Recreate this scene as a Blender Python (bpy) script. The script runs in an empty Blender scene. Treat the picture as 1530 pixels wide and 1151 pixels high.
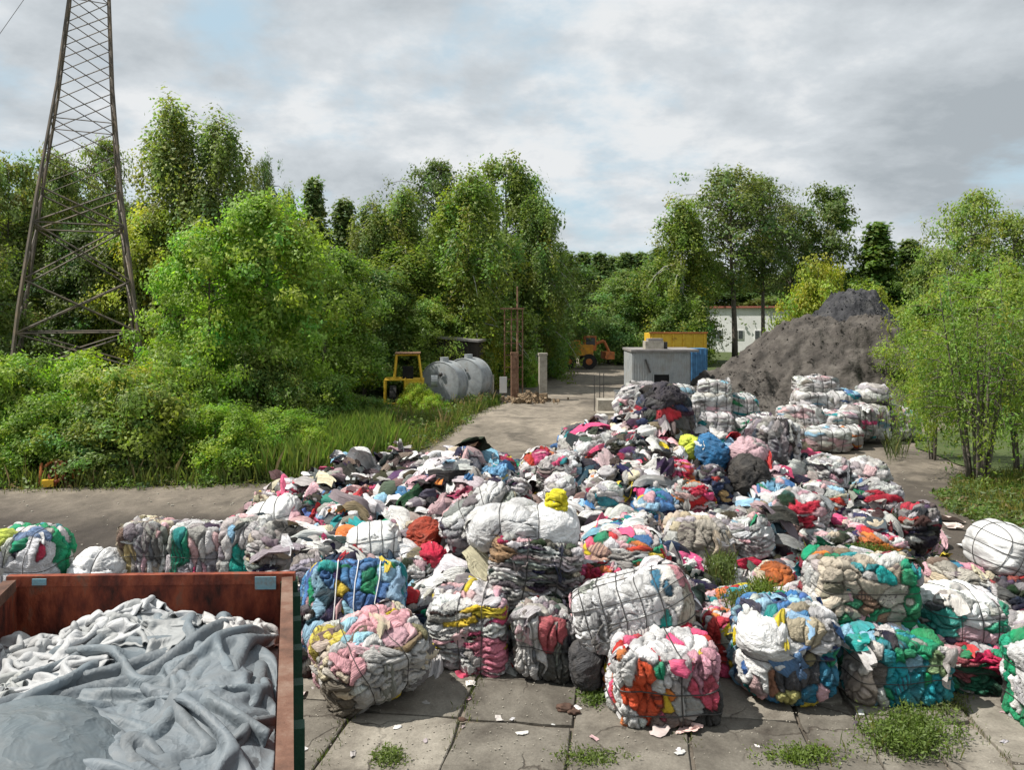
import bpy, math, random
import numpy as np
from mathutils import Matrix, Vector, Euler
S = bpy.context.scene
C = S.collection
R = math.radians
# ---------------------------------------------------------------- camera, world, sun, exposure
CAMH, FPX, CX, HY = 4.7, 1200.0, 765.0, 470.0
cam = bpy.data.cameras.new('camera'); cam_o = bpy.data.objects.new('camera', cam); C.objects.link(cam_o)
cam_o.location = (0, 0, CAMH); cam_o.rotation_euler = (R(90), 0, 0)
cam.sensor_width = 36; cam.lens = 36*FPX/1530; cam.shift_y = -(575.5-HY)/1530
cam.clip_start = 0.1; cam.clip_end = 3000
S.camera = cam_o
SUN_EL, SUN_AZ = 56, -93      # azimuth measured clockwise from +Y (view direction)
w = bpy.data.worlds.new('World'); S.world = w; w.use_nodes = True
wn, wl = w.node_tree.nodes, w.node_tree.links
wn.clear()
def N(nodes, t, **kw):
    n = nodes.new(t)
    for k, v in kw.items():
        if k == 'inp':
            for a, b in v.items(): n.inputs[a].default_value = b
        else: setattr(n, k, v)
    return n
wo = N(wn, 'ShaderNodeOutputWorld'); bg = N(wn, 'ShaderNodeBackground', inp={'Strength': 0.1})
wl.new(bg.outputs[0], wo.inputs[0])
sky = N(wn, 'ShaderNodeTexSky', sky_type='NISHITA', sun_disc=False, sun_elevation=R(SUN_EL), sun_rotation=R(SUN_AZ), air_density=1.0, dust_density=1.5, ozone_density=1.5)
tc = N(wn, 'ShaderNodeTexCoord')
sep = N(wn, 'ShaderNodeSeparateXYZ'); wl.new(tc.outputs['Generated'], sep.inputs[0])
def wm(op, a, b=None, c=None, clamp=False):
    n = N(wn, 'ShaderNodeMath', operation=op, use_clamp=clamp)
    for i, v in enumerate((a, b, c)):
        if v is None: continue
        if isinstance(v, (int, float)): n.inputs[i].default_value = v
        else: wl.new(v, n.inputs[i])
    return n.outputs[0]
zz = wm('ADD', wm('MAXIMUM', sep.outputs[2], 0.0), 0.30)
cmb = N(wn, 'ShaderNodeCombineXYZ'); wl.new(wm('DIVIDE', sep.outputs[0], zz), cmb.inputs[0]); wl.new(wm('DIVIDE', sep.outputs[1], zz), cmb.inputs[1])
n1 = N(wn, 'ShaderNodeTexNoise', inp={'Scale': 1.9, 'Detail': 10, 'Roughness': 0.6, 'Distortion': 0.1}); wl.new(cmb.outputs[0], n1.inputs['Vector'])
off = N(wn, 'ShaderNodeVectorMath', operation='ADD'); off.inputs[1].default_value = (7.3, 2.1, 0); wl.new(cmb.outputs[0], off.inputs[0])
n2 = N(wn, 'ShaderNodeTexNoise', inp={'Scale': 2.1, 'Detail': 10, 'Roughness': 0.6, 'Distortion': 0.1}); wl.new(off.outputs[0], n2.inputs['Vector'])
def blob(px, py, r):          # soft patch of sky around one direction of view
    d = Vector(((px-CX)/FPX, 1, (HY-py)/FPX)).normalized()
    vm = N(wn, 'ShaderNodeVectorMath', operation='DISTANCE'); vm.inputs[1].default_value = d; wl.new(tc.outputs['Generated'], vm.inputs[0])
    q = wm('DIVIDE', vm.outputs['Value'], r)
    return wm('POWER', 2.718, wm('MULTIPLY', wm('MULTIPLY', q, q), -1.0))
dark = wm('SUBTRACT', wm('MULTIPLY', n2.outputs['Fac'], 2.0), .48)
for px, py, r, a in ((1330, 150, .16, .20), (1500, 120, .17, .15), (1500, 250, .10, .16), (1080, 150, .11, -.12), (950, 260, .2, -.03), (480, 60, .12, .06), (600, 60, .2, -.02), (250, 60, .12, -.05), (1240, 300, .2, -.03)):
    dark = wm('ADD', dark, wm('MULTIPLY', blob(px, py, r), a))
cov = n1.outputs['Fac']
for px, py, r, a in ((830, 70, .12, -.10), (20, 300, .1, -.13), (330, 20, .05, -.16), (1490, 20, .05, -.06), (1440, 110, .2, .10), (380, 110, .10, -.05), (880, 350, .06, -.06), (1100, 170, .12, .12), (600, 200, .2, .06)):
    cov = wm('ADD', cov, wm('MULTIPLY', blob(px, py, r), a))
rampc = N(wn, 'ShaderNodeValToRGB'); wl.new(dark, rampc.inputs[0])
e = rampc.color_ramp.elements; e[0].position = .36; e[0].color = (4.6, 4.72, 4.8, 1); e[1].position = .95; e[1].color = (2.35, 2.6, 2.8, 1)
e2 = e.new(.52); e2.color = (3.7, 3.95, 4.15, 1)
mk = N(wn, 'ShaderNodeMapRange', interpolation_type='SMOOTHSTEP', inp={'From Min': .33, 'From Max': .53}); wl.new(cov, mk.inputs['Value'])
skm = N(wn, 'ShaderNodeMixRGB', blend_type='MIX', inp={'Fac': .85, 'Color2': (2.9, 3.8, 4.3, 1)}); wl.new(sky.outputs[0], skm.inputs[1])
mx = N(wn, 'ShaderNodeMixRGB'); wl.new(mk.outputs[0], mx.inputs[0]); wl.new(skm.outputs[0], mx.inputs[1]); wl.new(rampc.outputs[0], mx.inputs[2])
wl.new(mx.outputs[0], bg.inputs['Color'])
sun = bpy.data.lights.new('sun', 'SUN'); sun.energy = 3.7; sun.angle = R(0.6); sun.color = (1, .955, .88)
so = bpy.data.objects.new('sun', sun); C.objects.link(so)
sd = Vector((math.sin(R(SUN_AZ))*math.cos(R(SUN_EL)), math.cos(R(SUN_AZ))*math.cos(R(SUN_EL)), math.sin(R(SUN_EL))))
so.rotation_euler = sd.to_track_quat('Z', 'Y').to_euler()
vs = S.view_settings; vs.view_transform = 'Standard'; vs.look = 'None'; vs.gamma = 1; vs.exposure = 0.84; vs.use_curve_mapping = False
# ---------------------------------------------------------------- placing helpers (photo pixel + depth -> metres)
def X(px, Y): return (px-CX)*Y/FPX
def H(py, Y): return CAMH-(py-HY)*Y/FPX
def GY(py): return CAMH*FPX/(py-HY)
def gp(px, py): Y = GY(py); return X(px, Y), Y
# ---------------------------------------------------------------- object helpers
def tag(o, label=None, cat=None, group=None, kind=None):
    if label: o['label'] = label
    if cat: o['category'] = cat
    if group: o['group'] = group
    if kind: o['kind'] = kind
    return o
def empty(name, loc=(0, 0, 0), rz=0.0, **kw):
    o = bpy.data.objects.new(name, None); C.objects.link(o); o.location = loc; o.rotation_euler = (0, 0, rz); o.empty_display_size = .2
    return tag(o, **kw)
def mesh(name, V, F, mat=None, parent=None, col=None, smooth=True, loc=None, fv=None, pat=None, **kw):
    V = np.asarray(V, dtype=np.float32).reshape(-1, 3)
    me = bpy.data.meshes.new(name)
    me.vertices.add(len(V)); me.vertices.foreach_set('co', V.ravel())
    if isinstance(F, np.ndarray):
        F = F.astype(np.int32); k = F.shape[1]
        me.loops.add(F.size); me.loops.foreach_set('vertex_index', F.ravel())
        me.polygons.add(len(F)); me.polygons.foreach_set('loop_start', np.arange(0, F.size, k, dtype=np.int32))
    else:
        cnt = [len(f) for f in F]; flat = np.array([i for f in F for i in f], dtype=np.int32)
        me.loops.add(len(flat)); me.loops.foreach_set('vertex_index', flat)
        me.polygons.add(len(F)); me.polygons.foreach_set('loop_start', np.concatenate(([0], np.cumsum(cnt)[:-1])).astype(np.int32))
    me.update(calc_edges=True)
    me.polygons.foreach_set('use_smooth', np.full(len(me.polygons), smooth))
    if col is not None:
        a = me.color_attributes.new('Col', 'FLOAT_COLOR', 'POINT')
        c4 = np.ones((len(V), 4), dtype=np.float32); c4[:, :3] = col
        c4[:, 3] = 0 if pat is None else pat
        a.data.foreach_set('color', c4.ravel())
    if fv is not None:
        a = me.attributes.new('FV', 'FLOAT_VECTOR', 'POINT'); a.data.foreach_set('vector', np.asarray(fv, dtype=np.float32).ravel())
    if mat: me.materials.append(mat)
    o = bpy.data.objects.new(name, me); C.objects.link(o)
    if parent: o.parent = parent
    if loc is not None: o.location = loc
    return tag(o, **kw)
class MB:
    """collects boxes, bars and tubes for ONE mesh"""
    def __init__(s): s.V = []; s.F = []; s.n = 0
    def add(s, V, F):
        s.V.append(np.asarray(V, dtype=float)); s.F += [tuple(int(i)+s.n for i in f) for f in F]; s.n += len(V); return s
    def box(s, c, d, rz=0, M=None):
        V = np.array([[x, y, z] for z in (-.5, .5) for x, y in ((-.5, -.5), (.5, -.5), (.5, .5), (-.5, .5))])*np.array(d)
        if rz: V = V @ np.array(Matrix.Rotation(rz, 3, 'Z')).T
        if M is not None: V = V @ np.array(M).T
        return s.add(V+np.array(c), [(3, 2, 1, 0), (4, 5, 6, 7), (0, 1, 5, 4), (1, 2, 6, 5), (2, 3, 7, 6), (3, 0, 4, 7)])
    def bar(s, a, b, r, r2=None, n=6):
        V, F = tube([a, b], [r, r if r2 is None else r2], n); return s.add(V, F)
    def build(s, name, mat, parent=None, smooth=False, **kw):
        return mesh(name, np.concatenate(s.V), s.F, mat, parent, smooth=smooth, **kw)
def tube(P, rad, n=6, closed=False, cap=True):
    P = np.asarray(P, dtype=float); m = len(P); rad = np.broadcast_to(np.asarray(rad, dtype=float), (m,))
    T = np.roll(P, -1, 0)-np.roll(P, 1, 0) if closed else np.gradient(P, axis=0)
    T /= np.linalg.norm(T, axis=1)[:, None]+1e-9
    up = np.where(np.abs(T[:, 2:3]) > .9, np.array([[1., 0, 0]]), np.array([[0, 0, 1.]]))
    A = np.cross(T, up); A /= np.linalg.norm(A, axis=1)[:, None]+1e-9; B = np.cross(T, A)
    th = np.arange(n)*2*math.pi/n
    V = P[:, None]+rad[:, None, None]*(np.cos(th)[None, :, None]*A[:, None]+np.sin(th)[None, :, None]*B[:, None])
    F = []
    for i in range(m if closed else m-1):
        j = (i+1) % m
        for k in range(n): F.append((i*n+k, i*n+(k+1) % n, j*n+(k+1) % n, j*n+k))
    if cap and not closed: F += [tuple(range(n-1, -1, -1)), tuple((m-1)*n+k for k in range(n))]
    return V.reshape(-1, 3), F
# ---------------------------------------------------------------- numpy noise
def _h(ix, iy, iz, s):
    h = (ix.astype(np.uint32)*np.uint32(374761393)+iy.astype(np.uint32)*np.uint32(668265263)+iz.astype(np.uint32)*np.uint32(2147483647)+np.uint32((s*974634777+12345) % 4294967296))
    h = (h ^ (h >> np.uint32(13)))*np.uint32(1274126177); h = (h ^ (h >> np.uint32(16)))*np.uint32(2246822519); h ^= h >> np.uint32(15)
    return (h & np.uint32(0xffffff)).astype(np.float64)/16777215.0
def vn(P, s=0):
    P = np.asarray(P, dtype=float); i = np.floor(P).astype(np.int64); f = P-i; f = f*f*f*(f*(f*6-15)+10); i = i & 0xffffffff
    x, y, z = i[..., 0], i[..., 1], i[..., 2]; fx, fy, fz = f[..., 0], f[..., 1], f[..., 2]
    c = lambda a, b, d: _h((x+a) & 0xffffffff, (y+b) & 0xffffffff, (z+d) & 0xffffffff, s)
    l = lambda a, b, t: a+(b-a)*t
    return l(l(l(c(0,0,0), c(1,0,0), fx), l(c(0,1,0), c(1,1,0), fx), fy), l(l(c(0,0,1), c(1,0,1), fx), l(c(0,1,1), c(1,1,1), fx), fy), fz)*2-1
def fbm(P, o=4, s=0, g=.5):
    r = 0; a = 1.
    for k in range(o): r = r+a*vn(np.asarray(P)*2.03**k, s+k*17); a *= g
    return r
# ---------------------------------------------------------------- materials
def mat(name):
    m = bpy.data.materials.new(name); m.use_nodes = True; nt = m.node_tree; p = nt.nodes['Principled BSDF']
    return m, nt.nodes, nt.links, p
def noise_mat(name, cols, scale=3., rough=.8, bump=.3, bscale=30., detail=8, metallic=0, pos=None, bdist=.02, vec='Object', spec=.3, stretch=None):
    m, nd, lk, p = mat(name)
    t = N(nd, 'ShaderNodeTexCoord'); src = t.outputs[vec]
    if stretch:
        mp = N(nd, 'ShaderNodeMapping'); mp.inputs['Scale'].default_value = stretch; lk.new(src, mp.inputs[0]); src = mp.outputs[0]
    n = N(nd, 'ShaderNodeTexNoise', inp={'Scale': scale, 'Detail': detail, 'Roughness': .62}); lk.new(src, n.inputs['Vector'])
    r = N(nd, 'ShaderNodeValToRGB'); lk.new(n.outputs['Fac'], r.inputs[0])
    el = r.color_ramp.elements; k = len(cols)
    pos = pos or [.3+.4*i/(k-1) for i in range(k)]
    for i, c in enumerate(cols):
        e = el[0] if i == 0 else (el[1] if i == 1 else el.new(pos[i])); e.position = pos[i]; e.color = (*c, 1)
    lk.new(r.outputs[0], p.inputs['Base Color']); p.inputs['Roughness'].default_value = rough; p.inputs['Metallic'].default_value = metallic
    p.inputs['Specular IOR Level'].default_value = spec
    if bump:
        b = N(nd, 'ShaderNodeTexNoise', inp={'Scale': bscale, 'Detail': 6, 'Roughness': .6}); lk.new(src, b.inputs['Vector'])
        bp = N(nd, 'ShaderNodeBump', inp={'Strength': bump, 'Distance': bdist}); lk.new(b.outputs['Fac'], bp.inputs['Height']); lk.new(bp.outputs[0], p.inputs['Normal'])
    return m
def cloth_mat(name, rough=.8, spec=.2, dirt=.5, folds=1., fine=0):
    """colour from the garment; folds and prints follow the garment's own stretched coordinates"""
    m, nd, lk, p = mat(name)
    a = N(nd, 'ShaderNodeAttribute', attribute_name='Col'); t = N(nd, 'ShaderNodeTexCoord'); fv = N(nd, 'ShaderNodeAttribute', attribute_name='FV')
    def mth(op, x, y=None, z=None, cl=False):
        n = N(nd, 'ShaderNodeMath', operation=op, use_clamp=cl)
        for i, v in enumerate((x, y, z)):
            if v is None: continue
            if isinstance(v, (int, float)): n.inputs[i].default_value = v
            else: lk.new(v, n.inputs[i])
        return n.outputs[0]
    def rng(x, lo, hi): return mth('MULTIPLY', mth('GREATER_THAN', x, lo), mth('LESS_THAN', x, hi))
    sx = N(nd, 'ShaderNodeSeparateXYZ'); lk.new(fv.outputs['Vector'], sx.inputs[0])
    pat = a.outputs['Alpha']
    stripe = mth('MULTIPLY', mth('GREATER_THAN', mth('SINE', mth('MULTIPLY', sx.outputs[0], 9.)), .25), rng(pat, .78, .87))
    vo = N(nd, 'ShaderNodeTexVoronoi', inp={'Scale': 2.2}); lk.new(fv.outputs['Vector'], vo.inputs['Vector'])
    dots = mth('MULTIPLY', mth('LESS_THAN', vo.outputs['Distance'], .27), rng(pat, .87, .95))
    pn = N(nd, 'ShaderNodeTexNoise', inp={'Scale': 1.1, 'Detail': 3}); lk.new(fv.outputs['Vector'], pn.inputs['Vector'])
    blot = mth('MULTIPLY', mth('GREATER_THAN', pn.outputs['Fac'], .56), rng(pat, .95, 1.1))
    pm = mth('MAXIMUM', mth('MAXIMUM', stripe, dots), blot)
    inv = N(nd, 'ShaderNodeMixRGB', blend_type='MULTIPLY', inp={'Fac': 1, 'Color2': (.22, .2, .26, 1)}); lk.new(a.outputs['Color'], inv.inputs[1])
    lt = N(nd, 'ShaderNodeMixRGB', blend_type='ADD', inp={'Fac': 1, 'Color2': (.03, .02, .02, 1)}); lk.new(inv.outputs[0], lt.inputs[1])
    c1 = N(nd, 'ShaderNodeMixRGB'); lk.new(mth('MULTIPLY', pm, .85), c1.inputs[0]); lk.new(a.outputs['Color'], c1.inputs[1]); lk.new(lt.outputs[0], c1.inputs[2])
    n = N(nd, 'ShaderNodeTexNoise', inp={'Scale': 5., 'Detail': 8, 'Roughness': .65}); lk.new(t.outputs['Object'], n.inputs['Vector'])
    r = N(nd, 'ShaderNodeMapRange', inp={'From Min': .42, 'From Max': .8, 'To Min': 0.02, 'To Max': dirt}); lk.new(n.outputs['Fac'], r.inputs['Value'])
    mx = N(nd, 'ShaderNodeMixRGB', inp={'Color2': (.15, .13, .11, 1)}); lk.new(r.outputs[0], mx.inputs[0]); lk.new(c1.outputs[0], mx.inputs[1])
    lk.new(mx.outputs[0], p.inputs['Base Color']); p.inputs['Roughness'].default_value = rough; p.inputs['Specular IOR Level'].default_value = spec
    if folds:
        b = N(nd, 'ShaderNodeTexNoise', inp={'Scale': 1.5, 'Detail': 4, 'Roughness': .55, 'Distortion': .6}); lk.new(fv.outputs['Vector'], b.inputs['Vector'])
        rd = mth('POWER', mth('SUBTRACT', 1., mth('ABSOLUTE', mth('SUBTRACT', mth('MULTIPLY', b.outputs['Fac'], 2.6), 1.3))), 2.)
        bp = N(nd, 'ShaderNodeBump', inp={'Strength': folds*.7, 'Distance': .03}); lk.new(rd, bp.inputs['Height']); lk.new(bp.outputs[0], p.inputs['Normal'])
    if fine:
        b = N(nd, 'ShaderNodeTexNoise', inp={'Scale': 4.5, 'Detail': 3, 'Roughness': .45, 'Distortion': .5}); lk.new(t.outputs['Object'], b.inputs['Vector'])
        bp = N(nd, 'ShaderNodeBump', inp={'Strength': fine, 'Distance': .06}); lk.new(mth('MULTIPLY', mth('ABSOLUTE', mth('SUBTRACT', b.outputs['Fac'], .5)), -2.5), bp.inputs['Height']); lk.new(bp.outputs[0], p.inputs['Normal'])
    return m
def leaf_mat(name, cols, trans=.35):
    m, nd, lk, p = mat(name)
    nd.remove(p); out = nd['Material Output']
    a = N(nd, 'ShaderNodeAttribute', attribute_name='Col'); oi = N(nd, 'ShaderNodeObjectInfo')
    mu = N(nd, 'ShaderNodeMixRGB', blend_type='MULTIPLY', inp={'Fac': 1}); lk.new(a.outputs['Color'], mu.inputs[1]); lk.new(oi.outputs['Color'], mu.inputs[2])
    d = N(nd, 'ShaderNodeBsdfPrincipled', inp={'Roughness': .5}); d.inputs['Specular IOR Level'].default_value = .35; lk.new(mu.outputs[0], d.inputs['Base Color'])
    tr = N(nd, 'ShaderNodeBsdfTranslucent'); tm = N(nd, 'ShaderNodeMixRGB', blend_type='MULTIPLY', inp={'Fac': 1, 'Color2': cols}); lk.new(mu.outputs[0], tm.inputs[1]); lk.new(tm.outputs[0], tr.inputs[0])
    ms = N(nd, 'ShaderNodeMixShader', inp={'Fac': trans}); lk.new(d.outputs[0], ms.inputs[1]); lk.new(tr.outputs[0], ms.inputs[2]); lk.new(ms.outputs[0], out.inputs[0])
    return m
M = {}
M['cloth'] = cloth_mat('fabric'); M['sack'] = cloth_mat('woven_plastic', .45, .45, .22, .5); M['leaf'] = leaf_mat('leaves', (1.3, 1.5, .65, 1), .45)
M['wire'] = noise_mat('dark_wire', [(.03, .03, .032), (.07, .065, .06)], 20, .5, 0)
M['whitestrap'] = noise_mat('white_strap', [(.6, .6, .6), (.75, .75, .74)], 20, .5, 0)
M['bark'] = noise_mat('bark', [(.06, .05, .04), (.14, .12, .10), (.05, .045, .035)], 6, .9, .6, 20)
M['birchbark'] = noise_mat('birch_bark', [(.05, .05, .045), (.42, .41, .38), (.55, .54, .5)], 4, .8, .3, 20, stretch=(1, 1, 4))
M['rust'] = noise_mat('rusty_red_steel', [(.02, .01, .008), (.13, .028, .016), (.25, .06, .028), (.13, .085, .06)], 3.6, .75, .7, 12, pos=[.34, .46, .57, .68], stretch=(1, 1, .45), bdist=.04)
M['rustpost'] = noise_mat('rust_brown_steel', [(.07, .04, .025), (.22, .12, .075), (.30, .20, .14)], 5, .8, .4, 25)
M['pylon'] = noise_mat('weathered_lattice_steel', [(.05, .045, .04), (.12, .10, .08), (.20, .15, .10)], 1.2, .75, .2, 25)
M['green_paint'] = noise_mat('dark_green_paint', [(.008, .035, .02), (.015, .06, .035), (.05, .055, .04)], 3, .6, .3, 20, pos=[.3, .6, .75])
M['bluepaint'] = noise_mat('faded_blue_paint', [(.12, .25, .3), (.2, .36, .42), (.2, .14, .1)], 7, .6, .2, 20)
M['grey_paint'] = noise_mat('grey_sheet_metal', [(.22, .235, .24), (.32, .335, .34), (.26, .25, .23)], 1.5, .55, .15, 15)
M['roof'] = noise_mat('roof_felt', [(.16, .15, .145), (.27, .25, .24)], 2, .85, .3, 15)
M['silver'] = noise_mat('tank_silver_paint', [(.16, .165, .17), (.31, .33, .34), (.2, .17, .14)], 1.6, .6, .1, 12, pos=[.3, .55, .78])
M['yellow'] = noise_mat('faded_yellow_paint', [(.25, .13, .04), (.62, .38, .03), (.72, .47, .05)], 3, .6, .2, 12, pos=[.28, .42, .7])
M['orange'] = noise_mat('orange_paint', [(.25, .09, .04), (.62, .2, .05)], 3, .6, .2, 12)
M['blue'] = noise_mat('blue_paint', [(.05, .13, .24), (.09, .25, .45)], 3, .6, .1, 12)
M['black'] = noise_mat('dark_opening', [(.008, .008, .009), (.018, .018, .018)], 3, .9, 0)
M['tyre'] = noise_mat('tyre_rubber', [(.015, .015, .015), (.035, .033, .03)], 8, .85, .3, 40)
M['whitewall'] = noise_mat('white_render', [(.68, .68, .67), (.82, .82, .81)], 1.2, .8, .1, 12)
M['redroof'] = noise_mat('red_roof', [(.3, .1, .07), (.4, .16, .12)], 3, .8, .1, 12)
M['concrete_post'] = noise_mat('old_concrete', [(.2, .18, .15), (.34, .31, .26), (.42, .39, .33)], 4, .9, .5, 25)
M['slab'] = None
M['stone'] = noise_mat('brown_stone', [(.05, .03, .022), (.12, .07, .05)], 12, .9, .5, 30)
M['glass'] = noise_mat('dirty_glass', [(.05, .06, .065), (.10, .11, .11)], 3, .15, 0)
M['rubble'] = noise_mat('rubble', [(.10, .07, .04), (.2, .14, .085), (.3, .24, .17)], 6, .95, .6, 25)
# ---------------------------------------------------------------- the ground and its surfaces
def ground_mat():
    m, nd, lk, p = mat('dusty_yard_ground')
    t = N(nd, 'ShaderNodeTexCoord'); o = t.outputs['Object']
    def nz(s, d=8, r=.6, st=None, dist=0):
        src = o
        if st: mp = N(nd, 'ShaderNodeMapping'); mp.inputs['Scale'].default_value = st; lk.new(o, mp.inputs[0]); src = mp.outputs[0]
        n = N(nd, 'ShaderNodeTexNoise', inp={'Scale': s, 'Detail': d, 'Roughness': r, 'Distortion': dist}); lk.new(src, n.inputs['Vector']); return n.outputs['Fac']
    a = N(nd, 'ShaderNodeAttribute', attribute_name='Col')
    def mr(x, a0, a1, b0, b1):
        n = N(nd, 'ShaderNodeMapRange', inp={'From Min': a0, 'From Max': a1, 'To Min': b0, 'To Max': b1}); lk.new(x, n.inputs['Value']); return n.outputs[0]
    def mul(c, f):
        n = N(nd, 'ShaderNodeVectorMath', operation='SCALE'); lk.new(c, n.inputs[0]); lk.new(f, n.inputs['Scale']); return n.outputs[0]
    c = mul(a.outputs['Color'], mr(nz(.35, 6, .6, (1, .5, 1)),   .3, .7, .6, 1.35))
    c = mul(c, mr(nz(2.2, 8, .7, (1, .6, 1), .6), .3, .7, .62, 1.35)); c = mul(c, mr(nz(28, 5, .7), .3, .7, .8, 1.2))
    st = N(nd, 'ShaderNodeMixRGB', inp={'Color2': (.05, .042, .035, 1)}); lk.new(mr(nz(.22, 5, .6, (1, 1.2, 1), 1.5), .54, .62, 0, .6), st.inputs[0]); lk.new(c, st.inputs[1])
    lk.new(st.outputs[0], p.inputs['Base Color']); p.inputs['Roughness'].default_value = .9; p.inputs['Specular IOR Level'].default_value = .25
    bp = N(nd, 'ShaderNodeBump', inp={'Strength': .7, 'Distance': .03}); lk.new(nz(9, 10, .72), bp.inputs['Height']); lk.new(bp.outputs[0], p.inputs['Normal'])
    return m
# yard sheet: dense where seen, stretched to the horizon
gx = np.concatenate((np.array([-900, -400, -200, -100, -60]), np.linspace(-36, 40, 150), np.array([60, 100, 200, 400, 900])))
gy = np.concatenate((np.array([-60, -20, 0]), np.linspace(4, 90, 190), np.array([110, 150, 250, 500, 1200])))
GXX, GYY = np.meshgrid(gx, gy); Vg = np.stack((GXX, GYY, np.zeros_like(GXX)), -1).reshape(-1, 3)
def gridF(nx, ny):
    i = np.arange(ny-1)[:, None]*nx+np.arange(nx-1)[None]; i = i.ravel()
    return np.stack((i, i+1, i+nx+1, i+nx), 1)
def ground_col(x, y):
    n = fbm(np.stack((x*.25, y*.25, x*0), -1), 4, 3)
    c = np.tile(np.array([.165, .14, .112]), (len(x), 1))
    dark = np.array([.052, .043, .036]); light = np.array([.215, .185, .148])
    k = np.clip((20.5-y)/3+n*.6, 0, 1)*np.clip((-x+2.)/3, 0, 1)*np.clip((y-9)/3, 0, 1)      # dark dirt left of the pile
    c = c*(1-k[:, None])+dark*k[:, None]
    k = np.clip((x-6)/2, 0, 1)*np.clip((25-y)/3+n*.8, 0, 1)                                  # dark damp ground on the right
    c = c*(1-.8*k[:, None])+.8*dark*k[:, None]
    k = np.clip((y-26)/8+n*.5, 0, 1)*.8
    c = c*(1-k[:, None])+light*k[:, None]
    return c
Vg[:, 2] = 0.012*fbm(Vg*np.array([.5, .5, 0])+5, 3, 9)*(np.abs(Vg[:, 0]) < 40)*(Vg[:, 1] < 95)
M['ground'] = ground_mat()
mesh('ground', Vg, gridF(len(gx), len(gy)), M['ground'], col=ground_col(Vg[:, 0], Vg[:, 1]), kind='structure')
# green verge sheets under the vegetation
M['soilgrass'] = noise_mat('grassy_soil', [(.035, .04, .018), (.06, .085, .025), (.09, .10, .04)], 1.5, .95, .5, 20)
def sheet(name, pts, z, m, seed=0, **kw):
    P = []
    for i in range(len(pts)):
        a = np.array(pts[i]); b = np.array(pts[(i+1) % len(pts)]); L = np.linalg.norm(b-a); k = max(1, min(60, int(L/.35)))
        if L > 60: k = 1
        for j in range(k):
            q = a+(b-a)*j/k; d = vn(np.array([q[0]*1.1, q[1]*1.1, seed]), seed)*.35 if L < 60 else 0
            P.append((q[0]+d, q[1]+d*.7, z))
    return mesh(name, P, [tuple(range(len(P)))], m, smooth=False, **kw)
left_edge = [(-60, 20.5), (-14.2, 21.4), gp(60, 728), gp(300, 724), gp(470, 722), gp(600, 690), gp(655, 655), gp(700, 622), gp(745, 602), gp(730, 590), gp(740, 572), gp(830, 560), gp(852, 552), gp(850, 540), (4, 92), (4, 140), (-60, 140)]
sheet('verge', left_edge, .034, M['soilgrass'], 3, kind='structure')
right_edge = [(70, 17), gp(1560, 788), gp(1500, 775), gp(1440, 752), gp(1420, 738), gp(1430, 718), gp(1460, 705), (14.5, 30), (22, 36), (70, 36)]
sheet('verge', right_edge, .034, M['soilgrass'], 4, kind='structure')
back_edge = [(9.5, 86), gp(890, 541), gp(945, 538), (14, 66), (22, 56), (70, 50), (70, 160), (8, 160)]
sheet('verge', back_edge, .034, M['soilgrass'], 5, kind='structure')
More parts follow.
